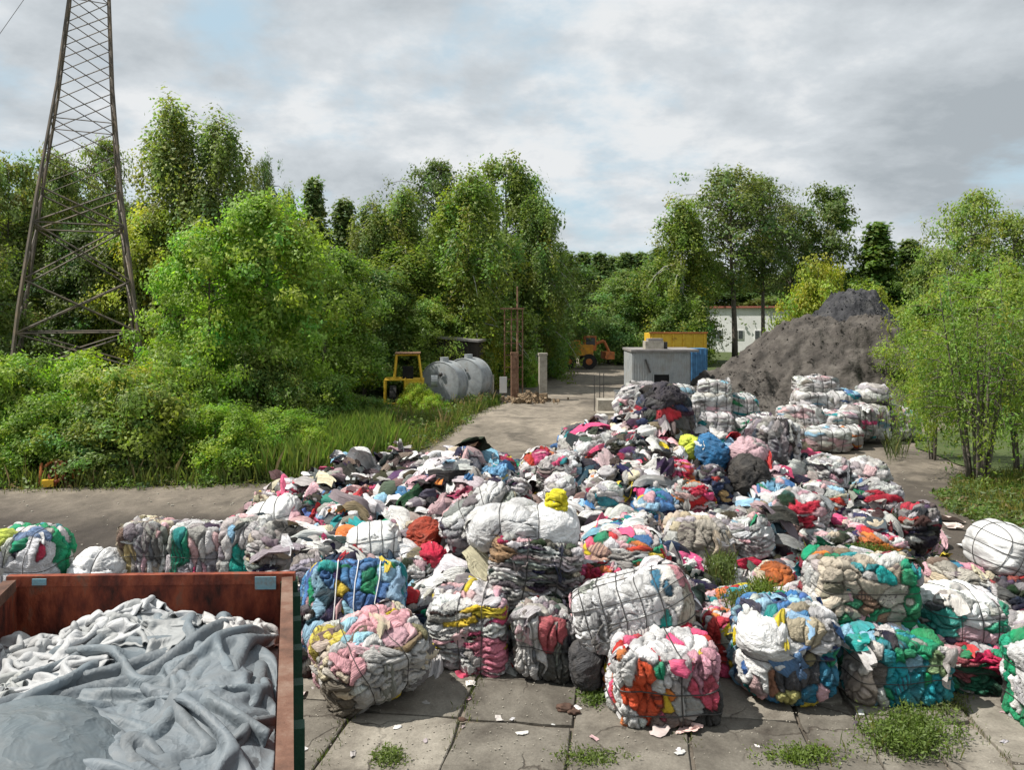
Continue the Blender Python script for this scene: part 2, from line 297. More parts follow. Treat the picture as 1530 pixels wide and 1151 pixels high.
# concrete slabs of the foreground yard: each one a piece
def slab_mat():
    m, nd, lk, p = mat('concrete_slab')
    t = N(nd, 'ShaderNodeTexCoord'); geo = N(nd, 'ShaderNodeNewGeometry'); o = geo.outputs['Position']; oi = N(nd, 'ShaderNodeObjectInfo')
    def nz(s, d=8, r=.6, dist=0):
        n = N(nd, 'ShaderNodeTexNoise', inp={'Scale': s, 'Detail': d, 'Roughness': r, 'Distortion': dist}); lk.new(o, n.inputs['Vector']); return n.outputs['Fac']
    r = N(nd, 'ShaderNodeValToRGB'); lk.new(nz(1.1, 9, .68, .4), r.inputs[0]); el = r.color_ramp.elements
    el[0].position = .33; el[0].color = (.075, .064, .052, 1); el[1].position = .7; el[1].color = (.29, .265, .222, 1); e = el.new(.5); e.color = (.18, .162, .134, 1)
    f = N(nd, 'ShaderNodeMapRange', inp={'To Min': .62, 'To Max': 1.25}); lk.new(oi.outputs['Random'], f.inputs['Value'])
    s = N(nd, 'ShaderNodeVectorMath', operation='SCALE'); lk.new(r.outputs[0], s.inputs[0]); lk.new(f.outputs[0], s.inputs['Scale'])
    g = N(nd, 'ShaderNodeMapRange', inp={'From Min': .3, 'From Max': .7, 'To Min': .78, 'To Max': 1.2}); lk.new(nz(35, 6, .75), g.inputs['Value'])
    s2 = N(nd, 'ShaderNodeVectorMath', operation='SCALE'); lk.new(s.outputs[0], s2.inputs[0]); lk.new(g.outputs[0], s2.inputs['Scale'])
    vo = N(nd, 'ShaderNodeTexVoronoi', feature='DISTANCE_TO_EDGE', inp={'Scale': .75}); 
    ad = N(nd, 'ShaderNodeMixRGB', blend_type='ADD', inp={'Fac': .35}); wn2 = N(nd, 'ShaderNodeTexNoise', inp={'Scale': 3, 'Detail': 5}); lk.new(o, wn2.inputs['Vector']); lk.new(o, ad.inputs[1]); lk.new(wn2.outputs['Color'], ad.inputs[2]); lk.new(ad.outputs[0], vo.inputs['Vector'])
    cr = N(nd, 'ShaderNodeMapRange', inp={'From Min': .0, 'From Max': .013, 'To Min': 1, 'To Max': 0}); lk.new(vo.outputs['Distance'], cr.inputs['Value'])
    cm = N(nd, 'ShaderNodeMath', operation='MULTIPLY'); gate = N(nd, 'ShaderNodeMapRange', inp={'From Min': .45, 'From Max': .55}); lk.new(nz(.6, 2), gate.inputs['Value']); lk.new(cr.outputs[0], cm.inputs[0]); lk.new(gate.outputs[0], cm.inputs[1])
    mx = N(nd, 'ShaderNodeMixRGB', inp={'Color2': (.06, .05, .04, 1)}); lk.new(cm.outputs[0], mx.inputs[0]); lk.new(s2.outputs[0], mx.inputs[1])
    lk.new(mx.outputs[0], p.inputs['Base Color']); p.inputs['Roughness'].default_value = .88; p.inputs['Specular IOR Level'].default_value = .25
    hs = N(nd, 'ShaderNodeMath', operation='SUBTRACT'); lk.new(nz(14, 9, .7), hs.inputs[0]); lk.new(cm.outputs[0], hs.inputs[1])
    bp = N(nd, 'ShaderNodeBump', inp={'Strength': .7, 'Distance': .02}); lk.new(hs.outputs[0], bp.inputs['Height']); lk.new(bp.outputs[0], p.inputs['Normal'])
    return m
M['slab'] = slab_mat()
rs = np.random.RandomState(5)
pave = empty('slab_paving', (0, 0, 0), kind='structure')
yaw = math.atan2(165, 1200); ca, sa = math.cos(yaw), math.sin(yaw)
u = -4.4; cols = []
while u < 7.5:
    wd = 1.28 if u < 1.2 else .66
    cols.append((u, wd)); u += wd
for ci, (u, wd) in enumerate(cols):
    v = 5.2+rs.uniform(0, 1.2)
    L = 1.55 if wd > 1 else 1.9
    while v < 13.2:
        g = .012+.008*rs.rand(); z = .045+rs.uniform(-.008, .008); n = 5
        a = np.linspace(0, 1, n); pts = []
        for (p0, p1) in (((u+g, v+g), (u+wd-g, v+g)), ((u+wd-g, v+g), (u+wd-g, v+L-g)), ((u+wd-g, v+L-g), (u+g, v+L-g)), ((u+g, v+L-g), (u+g, v+g))):
            for t in a[:-1]:
                j = rs.normal(0, .009, 2); cut = (.035*rs.rand()+(.13*rs.rand() if rs.rand() < .3 else 0)) if t == 0 else (.03*rs.rand() if rs.rand() < .2 else 0)
                q = np.array(p0)*(1-t)+np.array(p1)*t+j
                q += (np.array((u+wd/2, v+L/2))-q)*cut; pts.append(q)
        pts = np.array(pts); W = np.stack((pts[:, 0]*ca+pts[:, 1]*sa, -pts[:, 0]*sa+pts[:, 1]*ca), 1)
        k = len(W); tilt = rs.normal(0, .004, 2); ctr = W.mean(0); zz_ = z+(W-ctr)@tilt
        inn = ctr+(W-ctr)*.985
        V = np.concatenate((np.c_[W, np.zeros(k)-.02], np.c_[W, zz_-.008], np.c_[inn, zz_]))
        F = [(i, (i+1) % k, k+(i+1) % k, k+i) for i in range(k)]+[(k+i, k+(i+1) % k, 2*k+(i+1) % k, 2*k+i) for i in range(k)]+[tuple(range(2*k, 3*k))]
        mesh('slab', V, F, M['slab'], pave, smooth=False)
        v += L; L = rs.uniform(1.5, 2.7) if wd > 1 else rs.uniform(1.7, 2.1)
# ---------------------------------------------------------------- soil piles
def pile(name, cx, cy, rx, ry, h, seed, m, flat=.8, n=230, lean=0, amp=1, **kw):
    a = np.linspace(-1.25, 1.25, n); A, B = np.meshgrid(a, a)
    x = A*rx; y = B*ry; q = np.stack((x*.5, y*.5, x*0), -1)
    ang = np.arctan2(B, A); r = np.sqrt(A*A+B*B)*(1+.12*vn(np.stack((np.cos(ang)*1.5, np.sin(ang)*1.5, A*0+seed), -1), seed))
    z = h*np.clip(1-r, -.2, 1)/(1-flat) if False else h*np.clip((1-r)/flat, -.15, 1)
    z = np.where(z > h*.82, h*.82+(z-h*.82)*.5, z)*1.1
    wgt = np.clip(z/1.0, 0, 1)
    z += amp*wgt*(.26*fbm(q*1.3, 5, seed)-.25*np.abs(fbm(q*1.2+9, 3, seed+3))+.14*fbm(q*5, 3, seed+5)+.055*fbm(q*14, 2, seed+8))
    ga = -np.abs(vn(np.stack((np.cos(ang)*7, np.sin(ang)*7, r*1.1), -1), seed+4))*.35*wgt*np.clip(r, 0, 1)*amp
    z += ga+lean*A*wgt
    V = np.stack((x, y, z), -1).reshape(-1, 3)
    return mesh(name, V, gridF(n, n), m, loc=(cx, cy, .0), **kw)
M['soil1'] = noise_mat('brown_grey_spoil', [(.038, .034, .03), (.074, .065, .057), (.125, .112, .098)], 1.3, .95, 1., 5, detail=10, bdist=.1)
M['soil2'] = noise_mat('black_grey_spoil', [(.025, .025, .028), (.05, .05, .054), (.09, .087, .085)], 1.3, .95, 1., 5, detail=10, bdist=.1)
pile('spoil_heap', X(1262, 44), 44, 9.4, 7.2, 4.5, 11, M['soil1'], flat=.78, label='big brown grey heap of loose spoil behind the stacked white bales', cat='spoil heap')
pile('spoil_heap', X(1278, 53), 53, 6.4, 5.5, 6.6, 23, M['soil2'], flat=.95, label='darker pointed spoil heap rising behind the brown one', cat='spoil heap')
pile('spoil_heap', X(1120, 41), 41, 5.2, 3.2, 1.9, 31, M['soil1'], flat=.9, n=120, label='low shoulder of spoil running out towards the grey shed', cat='spoil heap')
rs = np.random.RandomState(41); cm = MB()
def clods(pob, cnt, seed):
    rs = np.random.RandomState(seed); me = pob.data; V = np.empty(len(me.vertices)*3, dtype=np.float32); me.vertices.foreach_get('co', V); V = V.reshape(-1, 3); ok = np.nonzero((V[:, 2] > .05) & (V[:, 1] < 1))[0]
    P = V[rs.choice(ok, cnt)]; mb = MB()
    for p in P:
        s = rs.gamma(1.4, .022)+.02; mb.box(p+np.array([rs.uniform(-.1, .1), -.03, s*.1]), (s, s*rs.uniform(.5, 1), s*rs.uniform(.4, .9)), M=Euler(rs.uniform(0, 3, 3)).to_matrix())
    mb.build('clods', pob.data.materials[0], pob, kind='stuff')
for o_ in [o for o in C.objects if o.name.startswith('spoil_heap')]: clods(o_, 1300, 5)
# ---------------------------------------------------------------- trees
def leaves(P, Nn, size, rs, asp=.55, droop=0.):
    """rhombic leaves at points P facing Nn"""
    n = len(P); t = rs.normal(size=(n, 3)); t[:, 2] -= droop; nn = Nn/(np.linalg.norm(Nn, axis=1)[:, None]+1e-9)
    t -= (t*nn).sum(1)[:, None]*nn; t /= np.linalg.norm(t, axis=1)[:, None]+1e-9; b = np.cross(nn, t)
    s = (size*rs.uniform(.4, 1.6, n))[:, None]
    V = np.stack((P-t*s*.5, P+b*s*asp*.5-nn*s*.08, P+t*s*.5, P-b*s*asp*.5-nn*s*.08), 1).reshape(-1, 3)
    return V, np.arange(n*4).reshape(n, 4)
def tree_proto(kind, seed):
    """unit tree: height 1, returns (leafV, leafF, leafCol, woodV, woodF) in a frame of height Ht metres"""
    rs = np.random.RandomState(seed)
    P = dict(broad=(12, .40, .14, 150, 125, .21, .62), birch=(15, .24, .10, 170, 120, .19, .62), poplar=(15, .27, .08, 120, 80, .26, .5), spruce=(13, .2, .05, 190, 50, .26, .5), bush=(3.4, .58, .02, 120, 130, .11, .42), willow=(7.5, .50, .30, 170, 56, .13, .5), airy=(15, .30, .36, 170, 48, .22, .55))[kind]
    Ht, wr, cb, nc, nl, ls, cr = P
    W = Ht*wr; cl = []; woodV = []; woodF = []; nb = 0
    def add(V, F):
        nonlocal nb
        woodV.append(V); woodF.extend([tuple(i+nb for i in f) for f in F]); nb += len(V)
    stems = [(0., 0., 1.)]
    if kind in ('bush', 'willow'): stems = [(rs.uniform(-.35, .35)*W, rs.uniform(-.3, .3)*W, rs.uniform(.6, 1)) for _ in range(9)]
    lobes = rs.normal(size=(9, 3)); lobes /= np.linalg.norm(lobes, axis=1)[:, None]
    for sx, sy, sh in stems:
        k = 9; hh = Ht*sh*.93; zc = np.linspace(0, hh, k); base = np.array([sx*.3, sy*.3])
        wob = np.cumsum(rs.normal(0, (.045 if kind in ('birch', 'airy', 'poplar') else .018)*Ht/3, (k, 2)), 0)*np.linspace(0, 1, k)[:, None]
        tp = np.c_[base+np.outer(zc/hh, [sx, sy])+wob*.4, zc]
        r0 = .016*Ht if len(stems) == 1 else .011*Ht
        add(*tube(tp, np.linspace(r0, r0*.12, k), 6))
        nbr = int(nc/len(stems)/1.6)
        for i in range(nbr):
            t = cb+(1-cb)*((i+rs.rand())/nbr)**.9
            if kind == 'spruce': prof = (1-t)**.85*1.0
            elif kind == 'birch': prof = np.sin(np.pi*np.clip((t-cb)/(1-cb)*.80+.17, 0, 1))**.6*(1-.2*t)
            elif kind in ('poplar', 'airy'): prof = np.sin(np.pi*np.clip((t-cb)/(1-cb)*.84+.14, 0, 1))**.6
            else: prof = np.sin(np.pi*np.clip((t-cb)/(1-cb)*.80+.18, 0, 1))**.55
            az = rs.uniform(0, 2*np.pi); d = np.array([np.cos(az), np.sin(az), .15])
            lob = 1+.28*max(0, (lobes@d).max()-.55)*2-.16
            L = W*prof*lob*(rs.uniform(.6, 1.08) if kind not in ('birch', 'airy', 'poplar') else rs.uniform(.35, 1.25))
            p0 = np.array([np.interp(t*hh, zc, tp[:, j]) for j in (0, 1)]+[t*hh])
            rise = dict(spruce=-.25, birch=.55, poplar=1.0, airy=.75, broad=.45, bush=.55, willow=.35)[kind]
            drop = dict(spruce=.1, birch=.75, poplar=.05, airy=.15, broad=.25, bush=.2, willow=.22)[kind]
            s = np.linspace(0, 1, 5)[:, None]
            br = p0+s*L*np.array([np.cos(az), np.sin(az), rise])-s*s*L*np.array([0, 0, drop+(rise*.55)])
            p0z = max(0, p0[2]); start = p0z-.1*L
            if i % 2 == 0 or kind in ('willow', 'airy'): add(*tube(br, np.linspace(r0*.30*(1-t*.5), r0*.04, 5), 4, cap=False))
            ends = [br[4], br[3]+rs.normal(0, .12*L, 3)] if kind != 'spruce' else [br[4], br[3], br[2]]
            if L > .3*W: ends.append(br[2]+rs.normal(0, .15*L, 3)*.9)
            for e_ in ends: cl.append((e_, prof))
    LV, LF, LC, o = [], [], [], 0
    ctr = np.array([0, 0, Ht*.5])
    for (c, pr) in cl:
        n = int(nl*rs.uniform(.6, 1.3)); rad = Ht*{'broad': .055, 'birch': .042, 'poplar': .042, 'spruce': .032, 'bush': .10, 'willow': .06, 'airy': .045}[kind]*rs.uniform(.7, 1.35)
        q = rs.normal(size=(n, 3))*.55; ln = np.linalg.norm(q, axis=1)[:, None]; q = q/np.maximum(ln, .6)*np.minimum(ln, 1.5)*rad
        fl = np.array([1, 1, .75]) if kind not in ('birch', 'willow') else np.array([.7, .7, 1.5]); q *= fl
        if kind in ('birch', 'willow'): q[:, 2] -= rad*.4
        pos = c+q
        pos[:, 2] = np.maximum(pos[:, 2], .05)
        out = (pos-ctr)*np.array([1, 1, .5]); out /= np.linalg.norm(out, axis=1)[:, None]+1e-6
        nn = q/(rad+1e-6)*.6+out*.5+np.array([0, 0, .55])+rs.normal(size=(n, 3))*.55
        V, F = leaves(pos, nn, ls, rs, .6 if kind != 'willow' else .4, droop=.8 if kind in ('birch', 'willow') else .2)
        hue = rs.normal(0, .14); val = rs.uniform(.75, 1.25)
        col = np.array([.128*(1+hue), .172, .050*(1-hue*.8)])*val*rs.uniform(.75, 1.3, (n, 1))
        LV.append(V); LF.append(F+o); o += len(V); LC.append(np.repeat(col, 4, 0))
    return np.concatenate(LV), np.concatenate(LF), np.concatenate(LC), np.concatenate(woodV), woodF, Ht
PROT = {}
def tree_at(name, kind, var, px, topy, Y, wpx, tint, label, cat='tree', group=None, Yoff=0, z0=0):
    key = (kind, var)
    if key not in PROT:
        lv, lf, lc, wv, wf, Ht = tree_proto(kind, hash_seed(kind)+var*31)
        zt = np.percentile(lv[:, 2], 99.8); wdt = np.percentile(lv[:, 0], 97)-np.percentile(lv[:, 0], 3)
        a = mesh('crown', lv, lf, M['leaf'], col=lc, smooth=False); b = mesh('trunk', wv, wf, M['birchbark'] if kind in ('birch',) else M['bark'])
        ma, mb = a.data, b.data; bpy.data.objects.remove(a); bpy.data.objects.remove(b); PROT[key] = (ma, mb, zt, wdt)
    ma, mb, zt, wdt = PROT[key]
    h = H(topy, Y)-z0; wd = wpx*Y/FPX; rng = random.Random(int(px*7+topy))
    e = empty(name, (X(px, Y), Y, z0), rng.uniform(0, 6.28), label=label, cat=cat, group=group)
    sx = wd/wdt; e.scale = (sx, sx, h/zt)
    for nme, me in (('trunk', mb), ('crown', ma)):
        o = bpy.data.objects.new(nme, me); C.objects.link(o); o.parent = e
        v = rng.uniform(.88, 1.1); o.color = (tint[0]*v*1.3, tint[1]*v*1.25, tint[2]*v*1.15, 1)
    return e
def hash_seed(s): return sum(ord(c)*(i+3) for i, c in enumerate(s)) % 9973
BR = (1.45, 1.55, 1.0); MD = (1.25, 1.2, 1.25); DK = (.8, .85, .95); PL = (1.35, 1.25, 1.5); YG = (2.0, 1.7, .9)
TREES = [ # kind var px top Y width tint label
('broad', 0, 12, 238, 46, 120, PL, 'pale green tree at the left edge behind the pylon'),
('broad', 1, 80, 228, 50, 110, PL, 'grey green tree seen through the left pylon leg'),
('airy', 0, 160, 205, 53, 90, MD, 'thin tree seen through the right side of the pylon'),
('birch', 0, 250, 150, 46, 140, (1.5, 1.35, 1.6), 'tallest drooping birch on the left, just right of the pylon'),
('birch', 1, 322, 176, 46, 135, (1.4, 1.3, 1.5), 'second tall birch, right of the tallest drooping birch'),
('airy', 1, 392, 234, 52, 44, DK, 'small thin tree top poking up right of the two tall birches'),
('birch', 0, 432, 285, 50, 70, MD, 'narrow birch left of the dark conifer'),
('spruce', 0, 468, 270, 56, 66, DK, 'dark conifer top in the middle of the left wood'),
('spruce', 1, 514, 300, 55, 66, DK, 'shorter conifer right of the dark conifer top'),
('birch', 1, 560, 298, 52, 95, MD, 'rounded birch at the dip in the left treeline'),
('birch', 0, 604, 282, 52, 100, MD, 'birch left of the high tree group by the road'),
('airy', 0, 655, 237, 60, 110, (.75, .8, .9), 'dark fine topped tree of the high group by the road'),
('birch', 1, 700, 257, 50, 135, (1.25, 1.25, 1.0), 'broad light green birch in the middle of the high group'),
('broad', 0, 757, 238, 58, 140, (.95, 1., .9), 'tall broad tree on the right of the high group'),
('birch', 0, 800, 292, 56, 90, (.9, .95, .9), 'right outer tree of the high group above the dark bushes'),
('broad', 1, 400, 292, 33, 185, BR, 'large bright green tree in the left wood'),
('broad', 0, 312, 335, 31, 150, (1.35, 1.55, .9), 'bright green tree between pylon and the largest bright tree'),
('broad', 1, 225, 312, 45, 120, YG, 'yellow green tree right behind the pylon leg'),
('broad', 0, 60, 330, 47, 170, (1.0, .95, 1.1), 'dull green tree standing inside the view through the pylon base'),
('broad', 1, 140, 345, 45, 140, (.7, .75, .8), 'dark tree behind the lowest pylon bracing'),
('broad', 1, 485, 372, 40, 150, (1.1, 1.2, .8), 'green tree with dark hollow right of the largest bright tree'),
('broad', 0, 545, 395, 46, 130, (.85, .95, .8), 'dark leafy tree above the yellow machine'),
('birch', 1, 610, 365, 50, 150, (1.15, 1.15, .9), 'soft leaved tree above the silver tank'),
('broad', 1, 690, 385, 54, 150, (1.2, 1.25, .85), 'leafy tree behind the rusty mast'),
('birch', 0, 775, 385, 60, 120, (1.0, 1.1, .8), 'leafy tree to the right of the rusty mast'),
('broad', 0, 640, 445, 47, 90, (1.1, 1.2, .8), 'low tree just above the old yellow machine'),
('bush', 0, 722, 462, 50, 62, YG, 'light yellow green shrub above the twin tanks'),
('broad', 0, 822, 420, 66, 60, (.6, .7, .6), 'dark tree beside the left road edge'),
('birch', 0, 1015, 300, 76, 105, (1.25, 1.25, 1.05), 'tapering birch left of the airy trees by the white building'),
('airy', 1, 1098, 252, 80, 135, (.85, .85, .9), 'tallest airy tree in front of the white building'),
('airy', 0, 1140, 262, 83, 100, (.8, .8, .95), 'airy tree touching the tallest one on its right'),
('airy', 1, 1185, 300, 86, 80, (.8, .8, .9), 'shorter airy tree right of the white building'),
('poplar', 0, 1240, 278, 86, 100, (.75, .8, .8), 'upright poplar above the dark spoil heap'),
('spruce', 0, 1310, 335, 82, 80, (.62, .78, .55), 'dark spruce with pointed top right of the poplar'),
('spruce', 1, 1360, 360, 84, 70, (.75, .82, .85), 'smaller spruce right of the dark spruce'),
('broad', 1, 1400, 372, 72, 90, (.8, .85, .7), 'tree behind the big right willow, beside the small spruce'),
('broad', 0, 942, 405, 80, 110, (.9, 1.0, .9), 'green tree on the far side of the road bend'),
('birch', 1, 985, 385, 79, 100, (1.05, 1.1, .9), 'tree between the road bend and the tapering birch'),
('bush', 1, 915, 455, 76, 90, (.9, 1.1, 1.1), 'dense shrub beside the orange machine'),
('bush', 0, 1000, 450, 74, 90, (.8, 1.0, .8), 'dense shrub behind the yellow skip'),
('bush', 1, 1222, 388, 66, 95, YG, 'yellow green sapling clump behind the spoil heaps'),
('bush', 0, 1300, 425, 62, 90, (1.6, 1.5, .8), 'light shrub to the right of the dark spoil heap'),
('airy', 0, 1452, 284, 40, 105, (1.35, 1.35, 1.1), 'slender tree sticking out above the big right willow'),
('airy', 1, 1520, 318, 38, 110, (1.1, 1.1, .9), 'tree cut by the right edge above the willow'),
('broad', 0, 1490, 400, 34, 150, (1.3, 1.35, .8), 'leafy tree behind the willow at the right edge'),
('broad', 1, 1400, 440, 38, 110, (1.2, 1.25, .8), 'leafy tree behind the left half of the willow'),
]
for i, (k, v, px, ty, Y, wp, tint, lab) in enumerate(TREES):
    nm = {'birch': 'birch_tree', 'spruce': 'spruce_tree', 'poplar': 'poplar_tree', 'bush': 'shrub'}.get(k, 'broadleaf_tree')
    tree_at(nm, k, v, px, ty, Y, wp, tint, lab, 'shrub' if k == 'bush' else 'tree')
# filler rows of far trees: the wood behind, alike
rr = random.Random(8)
for px, ty, Y in [(845, 378, 125), (870, 382, 130), (893, 378, 122), (915, 384, 128), (938, 377, 124), (962, 380, 130), (830, 390, 118), (980, 372, 126)]:
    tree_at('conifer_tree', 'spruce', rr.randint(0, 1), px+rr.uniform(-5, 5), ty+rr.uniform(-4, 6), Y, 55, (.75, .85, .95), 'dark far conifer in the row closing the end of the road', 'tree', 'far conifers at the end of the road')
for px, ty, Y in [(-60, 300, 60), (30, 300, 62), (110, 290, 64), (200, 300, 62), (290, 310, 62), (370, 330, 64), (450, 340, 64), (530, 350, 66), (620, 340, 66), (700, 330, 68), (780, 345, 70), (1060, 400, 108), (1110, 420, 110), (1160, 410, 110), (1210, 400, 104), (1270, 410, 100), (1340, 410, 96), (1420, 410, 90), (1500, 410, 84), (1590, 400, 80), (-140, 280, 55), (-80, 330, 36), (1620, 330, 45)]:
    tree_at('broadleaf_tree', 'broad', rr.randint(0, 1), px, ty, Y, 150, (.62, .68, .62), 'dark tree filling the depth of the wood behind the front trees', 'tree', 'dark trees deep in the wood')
# hedge of bushes at the yard edge
BUSH = [(20, 528, 25, 150, BR, 'bright bush at the left edge under the pylon'), (110, 528, 26, 150, (1.7, 1.9, .8), 'bright bush in front of the left pylon foot'), (190, 545, 24.5, 150, (1.4, 1.4, .9), 'bush in front of the right pylon foot'),
 (60, 590, 23.4, 130, (1.2, 1.4, .8), 'low bush behind the rusty scrap'), (165, 600, 23.2, 140, (1.15, 1.2, 1.1), 'low greyish bush right of the rusty scrap'), (240, 575, 23.6, 110, (1.3, 1.35, 1.1), 'dull grey green bush in the middle of the hedge'),
 (330, 605, 23.4, 115, (1.4, 1.65, .8), 'round bush with dark base left of the tall grass'), (255, 515, 27, 130, (1.2, 1.4, .8), 'bush right behind the right pylon leg'), (470, 560, 31, 100, (.9, 1.1, .7), 'shaded bush under the dark hollow'),
 (415, 610, 26, 110, (1.3, 1.5, .7), 'bush at the top of the grass bank'), (540, 590, 33, 60, (.8, 1.0, .7), 'dark bush left of the old yellow machine'), (-60, 540, 24, 150, BR, 'bush beyond the left edge'), (465, 640, 24.5, 60, (1.6, 1.7, .7), 'small bush standing in the tall grass'),
 (390, 520, 30, 110, (.9, 1.0, .7), 'shaded bush below the largest bright tree'), (600, 505, 48, 80, (.9, 1.1, .7), 'bush overgrowing the fence behind the old yellow machine'), (815, 485, 60, 55, (.9, 1.3, .5), 'rounded creeper covered shrub right of the rusty mast'), (790, 528, 52, 30, (1.4, 1.8, .8), 'small shrub between the two gate posts')]
for i, (px, ty, Y, wp, tint, lab) in enumerate(BUSH):
    tree_at('bush', 'bush', i % 3, px, ty, Y, wp, tint, lab, 'bush')
w1 = tree_at('willow_bush', 'willow', 0, 1462, 392, 22.3, 215, (1.12, 1.28, .85), 'big many stemmed willow on the right edge of the yard', 'willow')
w2 = tree_at('willow_bush', 'willow', 1, 1525, 375, 23.5, 190, (1.1, 1.25, .85), 'willow half cut by the right picture edge', 'willow')
w3 = tree_at('willow_bush', 'willow', 2, 1395, 470, 26, 85, (1.4, 1.4, .8), 'lower willow hiding the right foot of the spoil heap', 'willow')
# ---------------------------------------------------------------- grass and weeds
def blades(name, pts, hgt, seed, col, width=.02, lean=.35, per=1, mat_=None, **kw):
    rs = np.random.RandomState(seed); P = np.repeat(np.asarray(pts, dtype=float), per, 0); n = len(P)
    P[:, :2] += rs.normal(0, .06, (n, 2)); h = hgt*rs.uniform(.45, 1.25, n)
    az = rs.uniform(0, 6.283, n); d = np.stack((np.cos(az), np.sin(az), az*0), 1); sd_ = np.stack((-np.sin(az), np.cos(az), az*0), 1)
    ln = (lean*rs.uniform(.2, 1.4, n)*h)[:, None]; up = np.array([0, 0, 1.])
    w_ = width*rs.uniform(.7, 1.3, (n, 1))
    a = P-sd_*w_; b = P+sd_*w_; m1 = P+up*(h*.6)[:, None]+d*ln*.35; t = P+up*h[:, None]+d*ln
    V = np.stack((a, b, m1+sd_*w_*.7, t, m1-sd_*w_*.7), 1).reshape(-1, 3)
    F = np.arange(n*5).reshape(n, 5)
    c = np.repeat(np.array(col)*rs.uniform(.7, 1.35, (n, 1))*np.array([1, 1, 1])+rs.uniform(0, 1, (n, 1))**3*np.array([.12, .06, .02]), 5, 0)
    return mesh(name, V, F, mat_ or M['leaf'], col=c, smooth=False, **kw)
def inpoly(x, y, poly):
    r = np.zeros(len(x), bool); n = len(poly)
    for i in range(n):
        x0, y0 = poly[i]; x1, y1 = poly[(i+1) % n]
        c = ((y0 > y) != (y1 > y)) & (x < (x1-x0)*(y-y0)/(y1-y0+1e-12)+x0); r ^= c
    return r
def scatter(poly, n, seed):
    rs = np.random.RandomState(seed); p = np.array(poly); lo, hi = p.min(0), p.max(0)
    x = rs.uniform(lo[0], hi[0], n*3); y = rs.uniform(lo[1], hi[1], n*3); k = inpoly(x, y, poly)
    return np.c_[x[k][:n], y[k][:n], np.zeros(min(n, k.sum()))]
vb = [gp(0, 732), gp(300, 726), gp(470, 722), gp(600, 692), gp(655, 657), gp(700, 624), gp(745, 603), gp(700, 598), gp(600, 615), gp(500, 640), gp(380, 660), gp(0, 680)]
blades('tall_grass', scatter(vb, 17000, 1), .5, 2, (.15, .20, .055), .014, per=1, kind='stuff', label='tall green grass along the left edge of the yard', cat='grass')
eb = [gp(0, 738), gp(300, 732), gp(470, 728), gp(605, 698), gp(665, 660), gp(712, 626), gp(755, 604), gp(735, 600), gp(690, 624), gp(640, 655), gp(580, 690), gp(470, 718), gp(0, 726)]
blades('short_grass', scatter(eb, 5000, 21), .13, 22, (.15, .18, .06), .008, .8, kind='stuff', label='short ragged grass fringing the left edge of the yard', cat='grass')
eb = [gp(1560, 800), gp(1490, 788), gp(1420, 765), gp(1400, 740), gp(1420, 735), gp(1440, 750), gp(1500, 772), gp(1560, 784)]
blades('short_grass', scatter(eb, 3000, 23), .12, 24, (.16, .17, .06), .008, .8, kind='stuff', label='short ragged grass fringing the right edge of the yard', cat='grass')
lb = [gp(330, 722), gp(470, 718), gp(560, 695), gp(600, 680), gp(560, 640), gp(430, 650), gp(340, 670)]
blades('tall_grass', scatter(lb, 9000, 3), .95, 4, (.17, .25, .055), .014, per=1, kind='stuff', label='bright high grass patch left of the clothes pile', cat='grass')
rb = [gp(1560, 788), gp(1500, 775), gp(1440, 752), gp(1420, 738), gp(1430, 720), gp(1600, 700), gp(1700, 790)]
blades('tall_grass', scatter(rb, 3500, 5), .28, 6, (.17, .19, .05), .012, kind='stuff', label='yellowish grass under the willow on the right', cat='grass')
fb = [gp(890, 541), gp(950, 537), gp(950, 530), gp(1070, 530), gp(1060, 520), gp(890, 520)]
blades('tall_grass', scatter(fb, 4000, 7), .7, 8, (.17, .24, .05), .04, kind='stuff', label='light grass strip at the far road bend', cat='grass')
tb = [gp(655, 622), gp(745, 606), gp(748, 598), gp(700, 600)]
blades('tall_grass', scatter(tb, 2500, 9), .35, 10, (.06, .12, .025), .02, kind='stuff', label='dark grass under the silver tanks', cat='grass')

def broad_weeds(name, poly, n, seed, lab, hmax=.55):
    rs = np.random.RandomState(seed); P = scatter(poly, n, seed); LV, LF, LC, o = [], [], [], 0
    for p in P:
        k = rs.randint(14, 40); h = rs.uniform(.12, hmax); q = p+np.c_[rs.normal(0, .10+.12*h, (k, 2)), rs.uniform(.03, 1, k)*h]
        V, F = leaves(q, rs.normal(size=(k, 3))*.6+[0, 0, .8], rs.uniform(.06, .13), rs, rs.uniform(.35, .7)); c = np.array(((.11, .17, .04), (.14, .19, .06), (.19, .17, .07), (.09, .15, .06), (.24, .17, .09))[rs.choice(5, p=[.35, .3, .15, .12, .08])])*rs.uniform(.7, 1.3)
        LV.append(V); LF.append(F+o); o += len(V); LC.append(np.repeat(c*rs.uniform(.75, 1.3, (k, 1)), 4, 0))
    mesh(name, np.concatenate(LV), np.concatenate(LF), M['leaf'], col=np.concatenate(LC), smooth=False, kind='stuff', label=lab, cat='weeds')
broad_weeds('broadleaf_weeds', vb, 900, 51, 'broad leaved weeds mixed into the grass along the left verge', .8)
broad_weeds('broadleaf_weeds', rb, 260, 52, 'broad leaved weeds mixed into the grass under the willow', .4)
broad_weeds('broadleaf_weeds', eb, 160, 53, 'low weeds creeping onto the yard under the willow', .2)
broad_weeds('broadleaf_weeds', [gp(0, 736), gp(300, 730), gp(470, 727), gp(605, 697), gp(665, 659), gp(712, 625), gp(690, 622), gp(600, 688), gp(470, 716), gp(0, 722)], 320, 54, 'low weeds creeping onto the yard along the left verge', .3)
blades('dry_stalks', scatter(vb, 700, 61), .85, 62, (.30, .24, .13), .006, .3, kind='stuff', label='dry pale stalks standing in the left verge', cat='grass')
